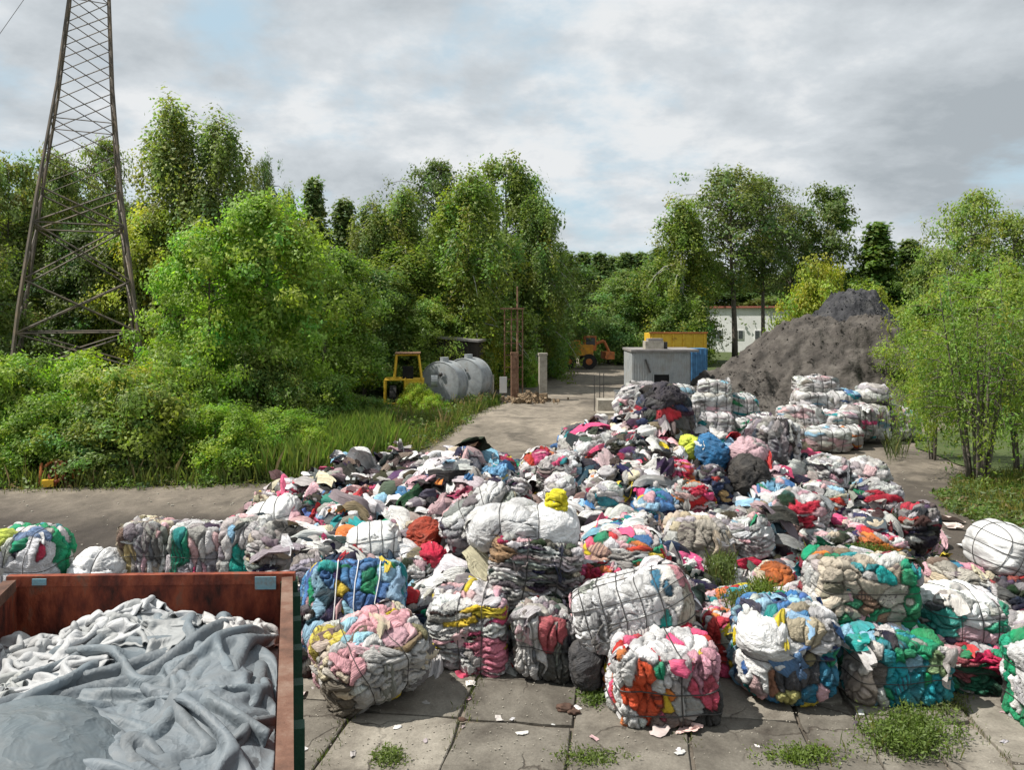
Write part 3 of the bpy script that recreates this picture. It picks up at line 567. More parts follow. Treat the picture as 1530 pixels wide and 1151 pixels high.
# ---------------------------------------------------------------- background buildings and machines
def G(px, Y, py): return (X(px, Y), Y, H(py, Y))
# shed with corrugated walls
def corrugated(name, p0, p1, z0, z1, m, parent, pitch=.14, amp=.02, holes=(), **kw):
    a = np.array(p0, float); b = np.array(p1, float); L = np.linalg.norm(b-a); t = (b-a)/L; nrm = np.array([t[1], -t[0]])
    n = int(L/pitch)*4; s = np.linspace(0, L, n+1); off = amp*np.array([0, 1, 1, 0])[np.arange(n+1) % 4]
    V = []; F = []
    for i in range(n+1):
        q = a+t*s[i]+nrm*off[i]; V += [(q[0], q[1], z0), (q[0], q[1], z1)]
    cuts = sorted(set([z0, z1]+[h[2] for h in holes]+[h[3] for h in holes]))
    V = []; nz = len(cuts)
    for i in range(n+1):
        q = a+t*s[i]+nrm*off[i]
        for z in cuts: V.append((q[0], q[1], z))
    for i in range(n):
        sm = (s[i]+s[i+1])/2
        for j in range(nz-1):
            zm = (cuts[j]+cuts[j+1])/2
            if any(h[0] < sm < h[1] and h[2] < zm < h[3] for h in holes): continue
            F.append((i*nz+j, (i+1)*nz+j, (i+1)*nz+j+1, i*nz+j+1))
    return mesh(name, V, F, m, parent, smooth=False, **kw)
Ys = 43.; xs0, xs1 = X(945, Ys), X(1031, Ys); zs = H(526, Ys); dp = 3.0; xr = xs1+.35
shed = empty('site_shed', (0, 0, 0), label='grey corrugated steel shed with a dark doorway at the end of the road', cat='shed')
dx0, dx1, dz = X(977, Ys)-xs0, X(1000, Ys)-xs0, H(560, Ys)
corrugated('wall', (xs0, Ys), (xs1, Ys), 0, zs, M['grey_paint'], shed, holes=((dx0, dx1, 0, dz),))
corrugated('wall', (xs1+.02, Ys), (xr, Ys+dp), 0, zs-.05, M['grey_paint'], shed)
corrugated('wall', (xr, Ys+dp), (xs0, Ys+dp), 0, zs-.05, M['grey_paint'], shed)
corrugated('wall', (xs0-.02, Ys+dp), (xs0-.02, Ys), 0, zs, M['grey_paint'], shed)
MB().box(((xs0+xr)/2, Ys+dp/2, zs+.06), (xr-xs0+.2, dp+.3, .12)).build('roof', M['roof'], shed)
MB().box((xs0+(dx0+dx1)/2, Ys+.3, dz/2), (dx1-dx0-.01, .5, dz)).build('doorway', M['black'], shed)
MB().box((xs0+dx0-.03, Ys-.03, dz/2), (.06, .05, dz)).build('door_frame', M['grey_paint'], shed); MB().box((xs0+dx1+.03, Ys-.03, dz/2), (.06, .05, dz)).build('door_frame', M['grey_paint'], shed)
MB().bar((X(964, Ys), Ys-.08, H(537, Ys)), (X(971, Ys), Ys-.12, H(557, Ys)), .05).build('strut', M['wire'], shed)
MB().box((X(976, Ys+1), Ys+1., zs+.34), (1.0, .9, .42)).build('roof_vent', M['concrete_post'], shed)
MB().box((X(978, Ys+1), Ys+1., zs+.62), (.8, .7, .14)).build('vent_cap', M['roof'], shed)
MB().bar((X(994, Ys+1), Ys+1., zs+.1), (X(994, Ys+1), Ys+1., zs+.5), .12, n=10).build('pipe', M['wire'], shed)
# yellow skip and blue tank
sk = empty('yellow_skip', (0, 0, 0), label='yellow steel skip body standing behind the grey shed', cat='skip')
Y2 = 52; a0, a1 = X(971, Y2), X(1056, Y2); z0, z1 = H(521, Y2), H(498, Y2); mb = MB()
mb.box(((a0+a1)/2, Y2+1.1, (z0+z1)/2), (a1-a0, 2.2, z1-z0-.02)); mb.build('skip_body', M['yellow'], sk)
for i in range(6): MB().box((a0+.15+i*(a1-a0-.3)/5, Y2-.04, (z0+z1)/2), (.1, .08, z1-z0-.1)).build('rib', M['yellow'], sk)
MB().box(((a0+a1)/2, Y2-.02, z1+.03), (a1-a0+.12, .16, .09)).build('rim', M['orange'], sk)
mb = MB()
for sx in (a0+.5, a0+2.3): mb.box((sx, Y2+1.1, z0/2), (.3, 1.6, z0-.02))
mb.build('trestle', M['rustpost'], sk)
bl = empty('blue_container', (0, 0, 0), label='small blue steel box below the right end of the yellow skip', cat='container')
b0, b1 = X(1031, 50), X(1057, 50); zb = H(521, 50)
MB().box(((b0+b1)/2, 50.6, zb/2), (b1-b0, 1.2, zb)).build('box', M['blue'], bl)
for i in range(4): MB().box((b0+.12+i*(b1-b0-.24)/3, 49.97, zb/2), (.06, .06, zb-.1)).build('rib', M['blue'], bl)
# white building
wb = empty('white_building', (0, 0, 0), label='long low white building behind the airy trees', cat='building')
Yb = 98; u0, u1 = X(1056, Yb), X(1215, Yb); zt = H(460, Yb)
MB().box(((u0+u1)/2, Yb+4, (zt-.03)/2), (u1-u0, 8, zt-.03)).build('wall', M['whitewall'], wb)
MB().box(((u0+u1)/2, Yb+4, zt+.1), (u1-u0+.6, 8.6, .22)).build('roof', M['redroof'], wb)
for i in range(5):
    x = u0+1.3+i*2.6; fr = MB().box((x, Yb-.03, 2.2), (1.3, .08, 1.2)).build('window', M['whitewall'], wb)
    for s_ in (-.31, .31): MB().box((x+s_, Yb-.085, 2.2), (.52, .03, 1.0)).build('pane', M['glass'], fr)
c_ = Vector(((u0+u1)/2, Yb, 0)); wb.rotation_euler[2] = -.42; wb.location = c_-Matrix.Rotation(-.42, 3, 'Z') @ c_
ld_scale = 1.25
# low concrete basin with dark bin, posts
bs = empty('concrete_trough', (0, 0, 0), label='low pale concrete block beside the road in front of the shed', cat='block')
Yc = 38; MB().box((X(911, Yc), Yc+.5, .32), (1.1, 1., .64)).build('block', M['concrete_post'], bs)
MB().box((X(918, Yc), Yc-.3, .06), (1.7, .8, .12)).build('plinth', M['concrete_post'], bs)
bn = empty('dark_bin', (0, 0, 0), label='open black topped bin between the concrete block and the shed', cat='bin')
q = (X(944, 37.5), 37.5)
for dx, dy, lx, ly in ((0, -.45, 1.5, .06), (0, .45, 1.5, .06), (-.72, 0, .06, .84), (.72, 0, .06, .84)): MB().box((q[0]+dx, q[1]+dy, .52), (lx, ly, 1.04)).build('side', M['black'] if dy < 0 else M['roof'], bn)
MB().box((q[0], q[1], .04), (1.38, .8, .06)).build('base', M['black'], bn)
MB().box((q[0], q[1]-.46, 1.08), (1.56, .1, .07)).box((q[0], q[1]+.46, 1.08), (1.56, .1, .07)).build('rim', M['grey_paint'], bn)
for px in (888, 896, 902):
    o = MB().bar((X(px, 39), 39, 0), (X(px, 39), 39, H(552+(px % 5)*3, 39)), .022).build('thin_post', M['wire']); tag(o, 'thin upright rod by the concrete block in front of the shed', 'post', 'thin rods by the concrete block')
# orange and yellow loader far left of the road
M['orangeyellow'] = noise_mat('orange_yellow_paint', [(.4, .16, .04), (.75, .36, .03)], 3, .6, .2, 12)
ld = empty('loader', (X(864, 70), 70, 0), label='yellow and orange earth mover parked under the trees at the road bend', cat='loader')
mb = MB(); mb.box((-.1, 0, 1.55), (2.4, 1.8, .9)).box((-.5, 0, 2.15), (1.2, 1.5, .35)); mb.build('body', M['orangeyellow'], ld)
MB().box((.9, 0, 2.1), (.95, 1.4, 1.2)).build('cab', M['orange'], ld)
MB().box((.9, -.72, 2.25), (.7, .05, .6)).build('window', M['glass'], ld)
for xx in (-.85, .75):
    for yy in (-.95, .95):
        V, F = tube([(xx, yy-.22, .62), (xx, yy+.22, .62)], .62, 16); wh = mesh('wheel', V, F, M['tyre'], ld, smooth=False)
        V, F = tube([(xx, yy-.26, .62), (xx, yy+.26, .62)], .26, 12); mesh('rim', V, F, M['orange'], wh, smooth=False)
MB().bar((1.2, -.3, 2.0), (2.0, -.3, 2.3), .14).bar((2.0, -.3, 2.3), (2.4, -.3, 1.4), .12).build('arm', M['orange'], ld)
MB().box((2.3, -.2, 1.1), (.7, 1.6, .6), .15).build('bucket', M['orange'], ld)
ld.scale = (1.1, 1.1, 1.05)
# rusty mast with platform, gate posts, rubble
ms = empty('rusty_mast', (X(773, 47), 47, 0), label='thin rusty mast with a small ladder platform behind the gate posts', cat='mast')
MB().bar((0, 0, 0), (0, 0, H(432, 52)), .1, .05).build('pole', M['rustpost'], ms)
mb = MB()
for dx in (-.75, -.35, .3): mb.bar((dx, .1, 0), (dx, .1, H(462, 52)), .045)
mb.build('side_pole', M['rustpost'], ms)
MB().box((-.3, .1, H(462, 52)), (1.4, .6, .08)).build('platform', M['rustpost'], ms)
mb = MB()
for k in range(6): mb.bar((-.75, .1, .9+k*.7), (.3, .1, .9+k*.7), .03)
mb.build('rung', M['rustpost'], ms)
def post(px, Y, top, wd, m, lab):
    e = empty('gate_post', (X(px, Y), Y, 0), .1, label=lab, cat='post'); hh = H(top, Y)
    MB().box((0, 0, hh/2), (wd, wd, hh)).build('shaft', m, e); MB().box((0, 0, hh+.06), (wd*1.15, wd*1.15, .12)).build('cap', m, e)
post(768, 44, 530, .33, M['rustpost'], 'rust stained brick coloured gate post, left of the two')
post(811, 44, 531, .42, M['concrete_post'], 'pale concrete gate post, right of the two')
pn = MB().box((X(731, 43), 43, H(560, 43)/2), (.5, .12, H(560, 43)), -.3).build('concrete_panel', M['concrete_post']); tag(pn, 'upright concrete piece beside the rear tank', 'panel')  # a single concrete panel standing on end by the tanks
pn = MB().box((X(752, 45), 45, .75), (.4, .06, .9), .1).build('white_board', M['whitewall']); tag(pn, 'small white board standing in the rubble left of the rusty gate post', 'board')
rs = np.random.RandomState(12); rub = MB()
for i in range(260):
    px = rs.normal(788, 20); Y = rs.uniform(42, 44.5); s = rs.gamma(2, .05)+.03; 
    rub.box((X(px, Y), Y, s*.3+.3*rs.rand()*max(0, 1-abs(px-788)/40)), (s, s*rs.uniform(.5, 1), s*.6), M=Euler(rs.uniform(0, 3, 3)).to_matrix())
o = rub.build('rubble_heap', M['rubble']); tag(o, 'low heap of brown rubble around the two gate posts', 'rubble', kind='stuff')
# dark shack behind tank
sh = empty('dark_shack', (X(688, 47), 47, 0), -.2, label='dark weathered timber shack behind the twin tanks', cat='shack')
M['darkwood'] = noise_mat('dark_old_boards', [(.02, .017, .015), (.06, .05, .04)], 3, .9, .4, 20, stretch=(1, 1, .2))
for k in range(12): MB().box((-1.1+k*.2, -.9, 1.6), (.18, .04+.01*(k % 3), 3.2)).build('plank', M['darkwood'], sh)
MB().box((0, 0, 1.6), (2.3, 1.7, 3.15)).build('core', M['darkwood'], sh); MB().box((0, 0, 3.28), (2.7, 2.2, .12), M=Euler((0, .08, 0)).to_matrix()).build('roof', M['roof'], sh)
# tanks
def tank(px, Y, r, L, yaw, lab, zc=None):
    e = empty('storage_tank', (X(px, Y), Y, 0), yaw, label=lab, cat='tank'); zc = zc or r+.12
    n = 40; prof = [(-L/2-.07, .02), (-L/2-.06, r*.45), (-L/2-.045, r*.8), (-L/2, r*.985)]
    def lathe(name, prof, m):
        V = []; F = []
        for (x, rr_) in prof: V += [(x, rr_*math.cos(a), zc+rr_*math.sin(a)) for a in np.arange(n)*2*math.pi/n]
        for i in range(len(prof)-1): F += [(i*n+k, i*n+(k+1) % n, (i+1)*n+(k+1) % n, (i+1)*n+k) for k in range(n)]
        return mesh(name, V, F, m, e)
    lathe('front_cap', prof, M['silver']); lathe('shell', [(-L/2, r*.985), (-L/2+.03, r), (0, r), (L/2-.03, r), (L/2, r*.985)], M['silver'])
    lathe('rear_cap', [(-a, b) for a, b in prof][::-1], M['silver'])
    for x in (-L/2+.02, L/2-.02): lathe('rim', [(x-.04, r), (x-.04, r+.04), (x+.04, r+.04), (x+.06, r)], M['silver'])
    for x in (-L/3, L/3): MB().box((x, 0, .25), (.25, r*1.6, .5)).build('saddle', M['concrete_post'], e)
    MB().bar((0, 0, zc+r-.02), (0, 0, zc+r+.22), .22, n=14).build('manhole', M['silver'], e)
    V, F = tube([(-L/2-.19, -.15, zc+r*.45), (-L/2-.12, -.15, zc+r*.45)], .1, 10); mesh('hatch', V, F, M['wire'], e)
tank(664, 40.5, 1.1, .9, R(64), 'large silver tank with its round front facing the yard')
tank(700, 42.8, 1.12, 1.1, R(64), 'second silver tank standing behind the front one')
# old yellow machine overgrown
om = empty('old_machine', (X(606, 38), 38, .3), R(6), label='derelict yellow machine with an open cab overgrown by vines', cat='machine')
fr = MB()
for x in (-.95, -.02):
    for y in (-.6, .5): fr.bar((x, y, .2), (x, y, 1.35), .045, n=4)
for z in (.25, 1.35):
    for y in (-.6, .5): fr.bar((-.95, y, z), (-.02, y, z), .045, n=4)
    for x in (-.95, -.02): fr.bar((x, -.6, z), (x, .5, z), .045, n=4)
fr.build('front_frame', M['yellow'], om)
cb = MB()
for x in (-.5, .7):
    for y in (-.1, 1.0): cb.bar((x*1.08, y, 1.3), (x*.86, y, 2.5), .05, n=4)
for y in (-.1, 1.0): cb.bar((-.45, y, 2.5), (.62, y, 2.5), .05, n=4)
cb.bar((-.45, -.1, 2.5), (-.45, 1, 2.5), .05, n=4).bar((.62, -.1, 2.5), (.62, 1, 2.5), .05, n=4); cb.build('cab_frame', M['yellow'], om)
MB().box((.1, .45, 2.56), (1.2, 1.25, .05)).build('cab_roof', M['rustpost'], om)
MB().box((.45, .5, .85), (.85, 1.1, .95)).build('body', M['yellow'], om); MB().box((.45, -.07, .85), (.6, .04, .6)).build('grille', M['rustpost'], om)
MB().box((.1, .6, 1.6), (.5, .5, .6)).build('seat', M['black'], om)
for x, y in ((-.6, .5), (.9, -.3), (.9, 1.1)):
    V, F = tube([(x-.15, y, .5), (x+.15, y, .5)], .5, 16); mesh('wheel', V, F, M['tyre'], om, smooth=False)
MB().bar((1.2, -.2, 1.25), (1.5, -.2, 1.25), .28, n=14).build('headlamp', M['silver'], om)
tree_at('vine', 'bush', 0, 622, 572, 37.3, 42, (1.9, 1.8, .6), 'yellow green vine climbing over the derelict yellow machine', 'vine')
tree_at('vine', 'bush', 1, 648, 590, 36.6, 34, (1.5, 1.6, .6), 'vine in front of the silver tank', 'vine')
# scrap by the left hedge, bluish beams
sc = empty('rusty_scrap', (*gp(86, 727), 0.02), label='orange rusty scrap of wheels and bars at the hedge foot', cat='scrap')
for i, (x, y, r) in enumerate(((-.15, .1, .3), (.25, .15, .28), (.05, -.1, .2))):
    V, F = tube([(x+r*math.cos(a), y+.12*math.sin(a), .35+r*math.sin(a)) for a in np.arange(16)*math.pi/8], .045, 6, closed=True); mesh('ring', V, F, M['orange'] if i == 0 else M['rust'], sc)
for i in range(7): MB().bar((-.4+i*.13, rs.uniform(-.2, .2), 0), (-.3+i*.1+rs.uniform(-.2, .2), rs.uniform(-.2, .2), rs.uniform(.3, .75)), .035).build('bar', [M['orange'], M['rust'], M['rustpost']][i % 3], sc)
MB().box((-.12, -.25, .12), (.28, .2, .18), .4).build('casting', M['yellow'], sc)
x, y = gp(402, 716); o = MB().box((x, y, .1), (1.3, .22, .18), .02).build('beam', M['bluepaint']); tag(o, 'pale blue beam lying at the grass edge near the clothes pile', 'beam')
x, y = gp(322, 716); o = MB().box((x, y, .08), (.75, .2, .14), -.03).build('beam', M['concrete_post']); tag(o, 'short grey beam in the grass, left of the pale blue one', 'beam')
# ---------------------------------------------------------------- lattice pylon
YP = 37.; pyl = empty('lattice_pylon', (X(119, YP), YP, 0), R(28), label='tall rusty lattice power pylon on the left', cat='pylon')
gl = lambda px: X(px, YP)-X(119, YP)
hT = 29.; lean = .42
def leg_at(sx, sy, z):
    # width measured in the photo: 196 px at the foot, 65 px at the picture top (z about 19)
    zk = [-1, 2.5, 6.9, 11.8, 15.2, 19.2, 24.5]; wd = np.interp(z, zk, [218, 198, 154, 112, 84, 62, 46])/2*YP/FPX/1.143*.96
    cxx = (np.interp(z, zk, [119, 119, 117, 122, 128, 134, 139])-119)*YP/FPX/1.143
    return np.array([sx*wd+cxx, sy*wd, z])
zs_ = [0, 2.2, 3.9, 6.2, 8.7, 10.3, 11.9, 13.4, 14.8, 16.1, 17.3, 18.4, 19.5, 20.7, 21.9, 23.1, 24.3]
for sx in (-1, 1):
    for sy in (-1, 1):
        V, F = tube([leg_at(sx, sy, z) for z in (-.1, 5, 10, 15, 19.1, 24.3)], [.085, .085, .075, .065, .06, .05], 4); mesh('leg', V, F, M['pylon'], pyl, smooth=False)
for f_ in range(4):
    c = [(-1, -1), (1, -1), (1, 1), (-1, 1)]; A = c[f_]; B = c[(f_+1) % 4]
    for i in range(len(zs_)-1):
        p = lambda q, z: leg_at(q[0], q[1], z)
        r_ = .04 if i < 5 else .023
        for (q0, z0_, q1, z1_) in ((A, zs_[i], B, zs_[i+1]), (B, zs_[i], A, zs_[i+1])):
            V, F = tube([p(q0, z0_), p(q1, z1_)], r_, 4); mesh('brace', V, F, M['pylon'], pyl, smooth=False)
        if i in (2, 4, 7, 12): V, F = tube([p(A, zs_[i]), p(B, zs_[i])], r_, 4); mesh('girt', V, F, M['pylon'], pyl, smooth=False)
for k, z in enumerate((20.7, 24.3)):
    mb = MB()
    for s_ in (-1, 1):
        tip = np.array([s_*3.2+lean, 0, z+.2])
        for q in ((s_, -1), (s_, 1)): mb.bar(leg_at(q[0], q[1], z-.6), tip, .05, n=4); mb.bar(leg_at(q[0], q[1], z+.6), tip, .05, n=4)
    mb.build('crossarm', M['pylon'], pyl)
for x0 in (-1,):
    a = np.array(G(70, 37, -50)); b = np.array(G(-60, 30, 135)); a, b = a+(a-b)*.2, b+(b-a)*1.5
    t = np.linspace(0, 1, 24)[:, None]; P_ = a+(b-a)*t; 
    V, F = tube(P_, .016, 4); tag(mesh('power_line', V, F, M['wire']), 'thin power line running off from the left side of the pylon', 'cable')
# ---------------------------------------------------------------- crumpled cloth by a small relaxation
def crumple(n, size, comp, seed, its=70, h=None, amp=.16, fr=.75, inner=5, aspect=1.):
    rs = np.random.RandomState(seed); u = np.linspace(-.5, .5, n); A, B = np.meshgrid(u, u*aspect)
    m = A.shape[0]; P = np.stack((A*size*comp, B*size*comp, A*0), -1)
    q = P/size*3.2; P[..., 2] = (fbm(q+seed*3.1, 3, seed)*amp+amp)*size
    P[..., 0] += vn(q*1.3+9, seed+1)*.05*size; P[..., 1] += vn(q*1.3+4, seed+2)*.05*size
    L = size/(n-1); prev = P.copy(); hf = h or (lambda x, y: x*0)
    P[..., 2] += hf(P[..., 0], P[..., 1]); prev = P.copy()
    def con(a, b, rest, st, onlymin=False):
        d = b-a; ln = np.linalg.norm(d, axis=-1, keepdims=True)+1e-9; e = (ln-rest)/ln*.5*st
        if onlymin: e = np.minimum(e, 0)
        a += d*e; b -= d*e
    for it in range(its):
        vel = (P-prev)*.92; prev = P.copy(); P = P+vel; P[..., 2] -= .0022*size
        for k in range(inner):
            for s in (0, 1):
                con(P[:, s:-1:2][:, :P[:, s+1::2].shape[1]], P[:, s+1::2], L, 1); con(P[s:-1:2][:P[s+1::2].shape[0]], P[s+1::2], L, 1)
                a_ = P[s:-1:2, :-1]; b_ = P[s+1::2, 1:]; k_ = min(len(a_), len(b_)); con(a_[:k_], b_[:k_], L*1.414, .5)
                a_ = P[s:-1:2, 1:]; b_ = P[s+1::2, :-1]; k_ = min(len(a_), len(b_)); con(a_[:k_], b_[:k_], L*1.414, .5)
            for s in range(4):
                a_ = P[:, s:-2:4]; b_ = P[:, s+2::4]; k_ = min(a_.shape[1], b_.shape[1]); con(a_[:, :k_], b_[:, :k_], L*1.75, .5, True)
                a_ = P[s:-2:4]; b_ = P[s+2::4]; k_ = min(len(a_), len(b_)); con(a_[:k_], b_[:k_], L*1.75, .5, True)
            g = hf(P[..., 0], P[..., 1])+.004; c = P[..., 2] < g
            P[..., 2] = np.where(c, g, P[..., 2]); P[..., :2] = np.where(c[..., None], prev[..., :2]*fr+P[..., :2]*(1-fr), P[..., :2])
    return P
def quads(n, m):
    return gridF(n, m)
# ---------------------------------------------------------------- bales
W_, LG, GR, DG, BK, BR_ = (.72, .71, .70), (.44, .42, .41), (.25, .235, .235), (.085, .085, .092), (.018, .018, .021), (.22, .165, .12)
RD, PK, LP, BL, LB, TL, GN, YL, OR, NV, CR, MG, LGN = (.52, .035, .045), (.72, .10, .22), (.72, .45, .48), (.07, .19, .42), (.30, .52, .68), (.02, .30, .33), (.01, .30, .14), (.75, .58, .05), (.70, .22, .06), (.03, .04, .10), (.62, .54, .40), (.28, .02, .06), (.35, .62, .12)
PAL = {
 'rag': [(W_, 10), (LG, 3.5), (GR, 1.6), (DG, 1.6), (BK, 5), (BR_, .6), (CR, .9), ((.45, .33, .33), 1.6), (RD, .9), (PK, .6), (LP, 1.2), (BL, .6), (LB, .8), (TL, .35), (GN, .2), (YL, .2), (OR, .25), (NV, .8), (MG, .4)],
 'mix': [(W_, 5), (LG, 4), (GR, 2), (DG, 2), (BK, 2), (RD, .8), (PK, .8), (LP, 1.4), (BL, .8), (LB, .9), (TL, .5), (GN, .35), (YL, .3), (OR, .25), (NV, .8), (CR, 1.2), (MG, .5)],
 'grey': [(LG, 5), (GR, 5), (DG, 2), (BK, 1.2), (W_, 3), (LP, .8), (CR, .8), (MG, .2)],
 'white': [(W_, 8), (LG, 3), (GR, .5), (LP, .7), (LB, .4)],
 'whitemix': [(W_, 7), (LG, 4), (GR, 1), (DG, .5), (LP, 1.2), (PK, .3), (LB, .6), (GN, .3), (BK, .4), (TL, .2)],
 'dark': [(BK, 5), (DG, 4), (GR, 1.5), (W_, 1), (RD, .5), (MG, .5), (NV, 1.5), (LG, 1)],
 'colour': [(RD, 1.5), (PK, 1.5), (LP, 2), (YL, 1), (OR, 1.2), (W_, 3), (LB, 1.5), (GN, .8), (TL, .8), (LG, 1.5), (BL, 1), (BK, .8)],
 'red': [(RD, 2.5), (PK, 2), (LP, 2), (W_, 3), (OR, 1.5), (LG, 1.2), (BK, .8), (YL, .4)],
 'teal': [(TL, 4), (GN, 2), (LB, 1.5), (W_, 1.5), (LG, 1), (BK, .5)],
 'tealmix': [(TL, 2), (GN, 2), (CR, 2), (LG, 2), (W_, 1.5), (BR_, 1), (OR, .4), (LP, .8), (MG, .4)],
 'blue': [(BL, 2.5), (LB, 2.5), (W_, 1.5), (TL, 1), (YL, .8), (LP, 1.2), (GN, .6), (NV, .8)],
 'green': [(GN, 4), (TL, 1), (W_, 2.5), (BK, .6), (LG, 1), (PK, .4)],
 'pinkgreen': [(PK, 2), (RD, 1), (GN, 1.6), (W_, 2), (LP, 1.5), (LG, 1), (TL, 1), (BK, 1)],
 'beige': [(CR, 4), (LG, 2), (W_, 2), (BR_, 1.5), (LP, 1.5), (GR, 1), (YL, .3)],
 'stripe': [(W_, 4), (LP, 1), (LG, 2), (BK, 1), (PK, .6), (YL, .5), (GR, 1)],
}
def pick(pal, n, rs):
    cs = np.array([c for c, _ in PAL[pal]]); w_ = np.array([q for _, q in PAL[pal]]); c = cs[rs.choice(len(cs), n, p=w_/w_.sum())]
    c = c*rs.uniform(.8, 1.12, (n, 1))+rs.normal(0, .015, (n, 3)); return np.clip(c, .012, .85)
BOX = {}
def cubesphere(n):
    if n in BOX: return BOX[n]
    a = np.tan(np.linspace(-1, 1, n+1)*math.pi/4*.97)/math.tan(math.pi/4*.97); A, B = np.meshgrid(a, a); one = np.ones_like(A); V = []; F = []; o = 0
    for ax in range(3):
        for s in (-1, 1):
            P = [None]*3; P[ax] = one*s; P[(ax+1) % 3] = A; P[(ax+2) % 3] = B
            V.append(np.stack(P, -1).reshape(-1, 3)); f = gridF(n+1, n+1); F.append((f if s > 0 else f[:, ::-1])+o); o += (n+1)**2
    V = np.concatenate(V); F = np.concatenate(F)
    k = np.round(V*1e5).astype(np.int64); _, first, inv = np.unique(k, axis=0, return_index=True, return_inverse=True)
    BOX[n] = (V[first], inv.reshape(-1)[F]); return BOX[n]
NB = [0]
def bale(name, loc, dims, pal='mix', yaw=0., tilt=(0, 0), seed=None, n=34, k=4.5, seeds=60, layer=2, lay=.32, straps=(), strapmat='wire', bulge=.036, fold=.02, split=False, matn='cloth', label=None, cat='bale', group=None, rough=.05, caps=(), sr=.005, bottom=True, spots=None, loose=0, over=None):
    """a pressed bundle of textiles: every garment is a cushion between creases, the wires pinch it. Returns the Empty at its base."""
    NB[0] += 1; seed = seed if seed is not None else NB[0]*7+3; rs = np.random.RandomState(seed)
    d, F = cubesphere(n); hd = np.array(dims)/2.
    u = d/(np.abs(d)**k).sum(1)[:, None]**(1/k); p = u*hd
    nr = np.sign(u)*np.abs(u)**(k-1)/hd; nr /= np.linalg.norm(nr, axis=1)[:, None]
    lowf = lambda q: np.stack([vn(q*1.5+seed*1.7, seed+j)*rough*1.3+vn(q*3.7+seed, seed+j+5)*rough*.45 for j in range(3)], -1)
    seeds = int(seeds*3.6); sel = rs.choice(len(p), seeds, replace=False); sp = p[sel]
    msc = np.ones(3); msc[layer] = 1/lay
    q = p+np.stack([vn(p*5+11*j, seed+j)*.05+vn(p*16+5*j, seed+j)*.012 for j in range(3)], -1)
    big = rs.uniform(.75, 1.3, seeds)
    D = np.linalg.norm((q[:, None]-sp[None])*msc, axis=2)/big[None]
    gc = pick(pal, seeds, rs)
    grp = np.arange(seeds)
    if over:                                        # large pieces of one colour: (direction, radius, colour)
        for gi, (dx, dy, dz, rad, colr) in enumerate(over):
            t = np.array([dx, dy, dz])*hd; m_ = (np.linalg.norm((sp-t), axis=1) < rad*(1 if rad > 1 else .92)*rs.uniform(.75, 1.12, len(sp))) & ((rs.rand(len(sp)) > .08) | (rad > 1)); gc[m_] = np.array(colr)*rs.uniform(.72, 1.12, (m_.sum(), 1))
            if m_.any() and (rad > 1 or (min(colr) > .6 and rad > .4 and k < 5)):
                if rad > 1: k3 = (np.digitize(sp[:, 0]*np.cos(seed)+sp[:, 1]*np.sin(seed)+.3*sp[:, 2], [-.12, .14])); [grp.__setitem__(m_ & (k3 == q3), np.nonzero(m_)[0][min(q3, m_.sum()-1)]) for q3 in range(3)]
                else: grp[m_] = np.nonzero(m_)[0][0]
    ids = D.argmin(1); F1 = D.min(1); ids = grp[ids]; D[grp[None, :] == ids[:, None]] = 9.; w_ = np.minimum(D.min(1), 5)-F1; w_ = np.abs(w_)
    cushion = 1-np.exp(-w_/.045)-.9*np.exp(-(w_/.012)**2)
    dr = rs.normal(size=(seeds, 3)); dr[:, layer] *= .4; dr /= np.linalg.norm(dr, axis=1)[:, None]; dg = dr[ids]
    al = (p*dg).sum(1)[:, None]*dg; fq = (p-al)*16+al*.9+vn(p*6, seed+8)[:, None]*.8+(ids[:, None]*3.7) % 40
    wr = (1-np.abs(vn(fq, seed)))**2-.45+.5*((1-np.abs(vn(fq*2.3, seed+3)))**2-.45)+.25*vn(p*30, seed+2)
    amp = rs.uniform(.5, 1.3, seeds)[ids]
    disp = bulge*(cushion-.6)*amp+fold*1.15*wr+.03*vn(p*4, seed+4)
    SL = []
    if straps:
        dist = np.min([np.abs(p[:, ax]-c*hd[ax]) for ax, c in straps], axis=0); gap = min(1., .6/len(straps)+.4); pin = np.exp(-(dist/.03)**2); wide = np.exp(-(dist/.09)**2); disp = disp*(1-pin)+(.016*(1-wide)-.026*wide)*gap
    else: gap = 1.
    P = p+nr*disp[:, None]; P += lowf(p)
    rot = np.array((Euler((tilt[0], tilt[1], 0)).to_matrix())); P = P @ rot.T
    zmin = np.percentile(P[:, 2], 2.5) if bottom else -dims[2]/2
    sh = np.array([0, 0, -zmin]); P = P+sh
    if bottom: P[:, 2] = np.where(P[:, 2] < .03, .004+.4*np.maximum(P[:, 2], 0), P[:, 2])
    col = gc[ids].copy()
    pt = rs.rand(seeds); gc_b = gc.max(1)
    for g_ in range(seeds):
        if rs.rand() < .5: pt[g_] *= .75
        if over and any(ov[3] > .3 for ov in over) and gc_b[g_] > .7: pt[g_] *= .75
    pt = pt[ids]
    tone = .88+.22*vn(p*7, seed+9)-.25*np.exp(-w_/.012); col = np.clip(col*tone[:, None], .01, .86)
    e = empty(name, loc, yaw, label=label, cat=cat, group=group)
    m = M[matn]
    if split:
        fid = ids[F[:, 0]]
        for g in np.unique(fid):
            f = F[fid == g]; uq, inv = np.unique(f, return_inverse=True)
            mesh('garment', P[uq], inv.reshape(f.shape), m, e, col=col[uq], fv=fq[uq], pat=pt[uq])
    else: mesh('pressed_clothes', P, F, m, e, col=col, fv=fq, pat=pt)
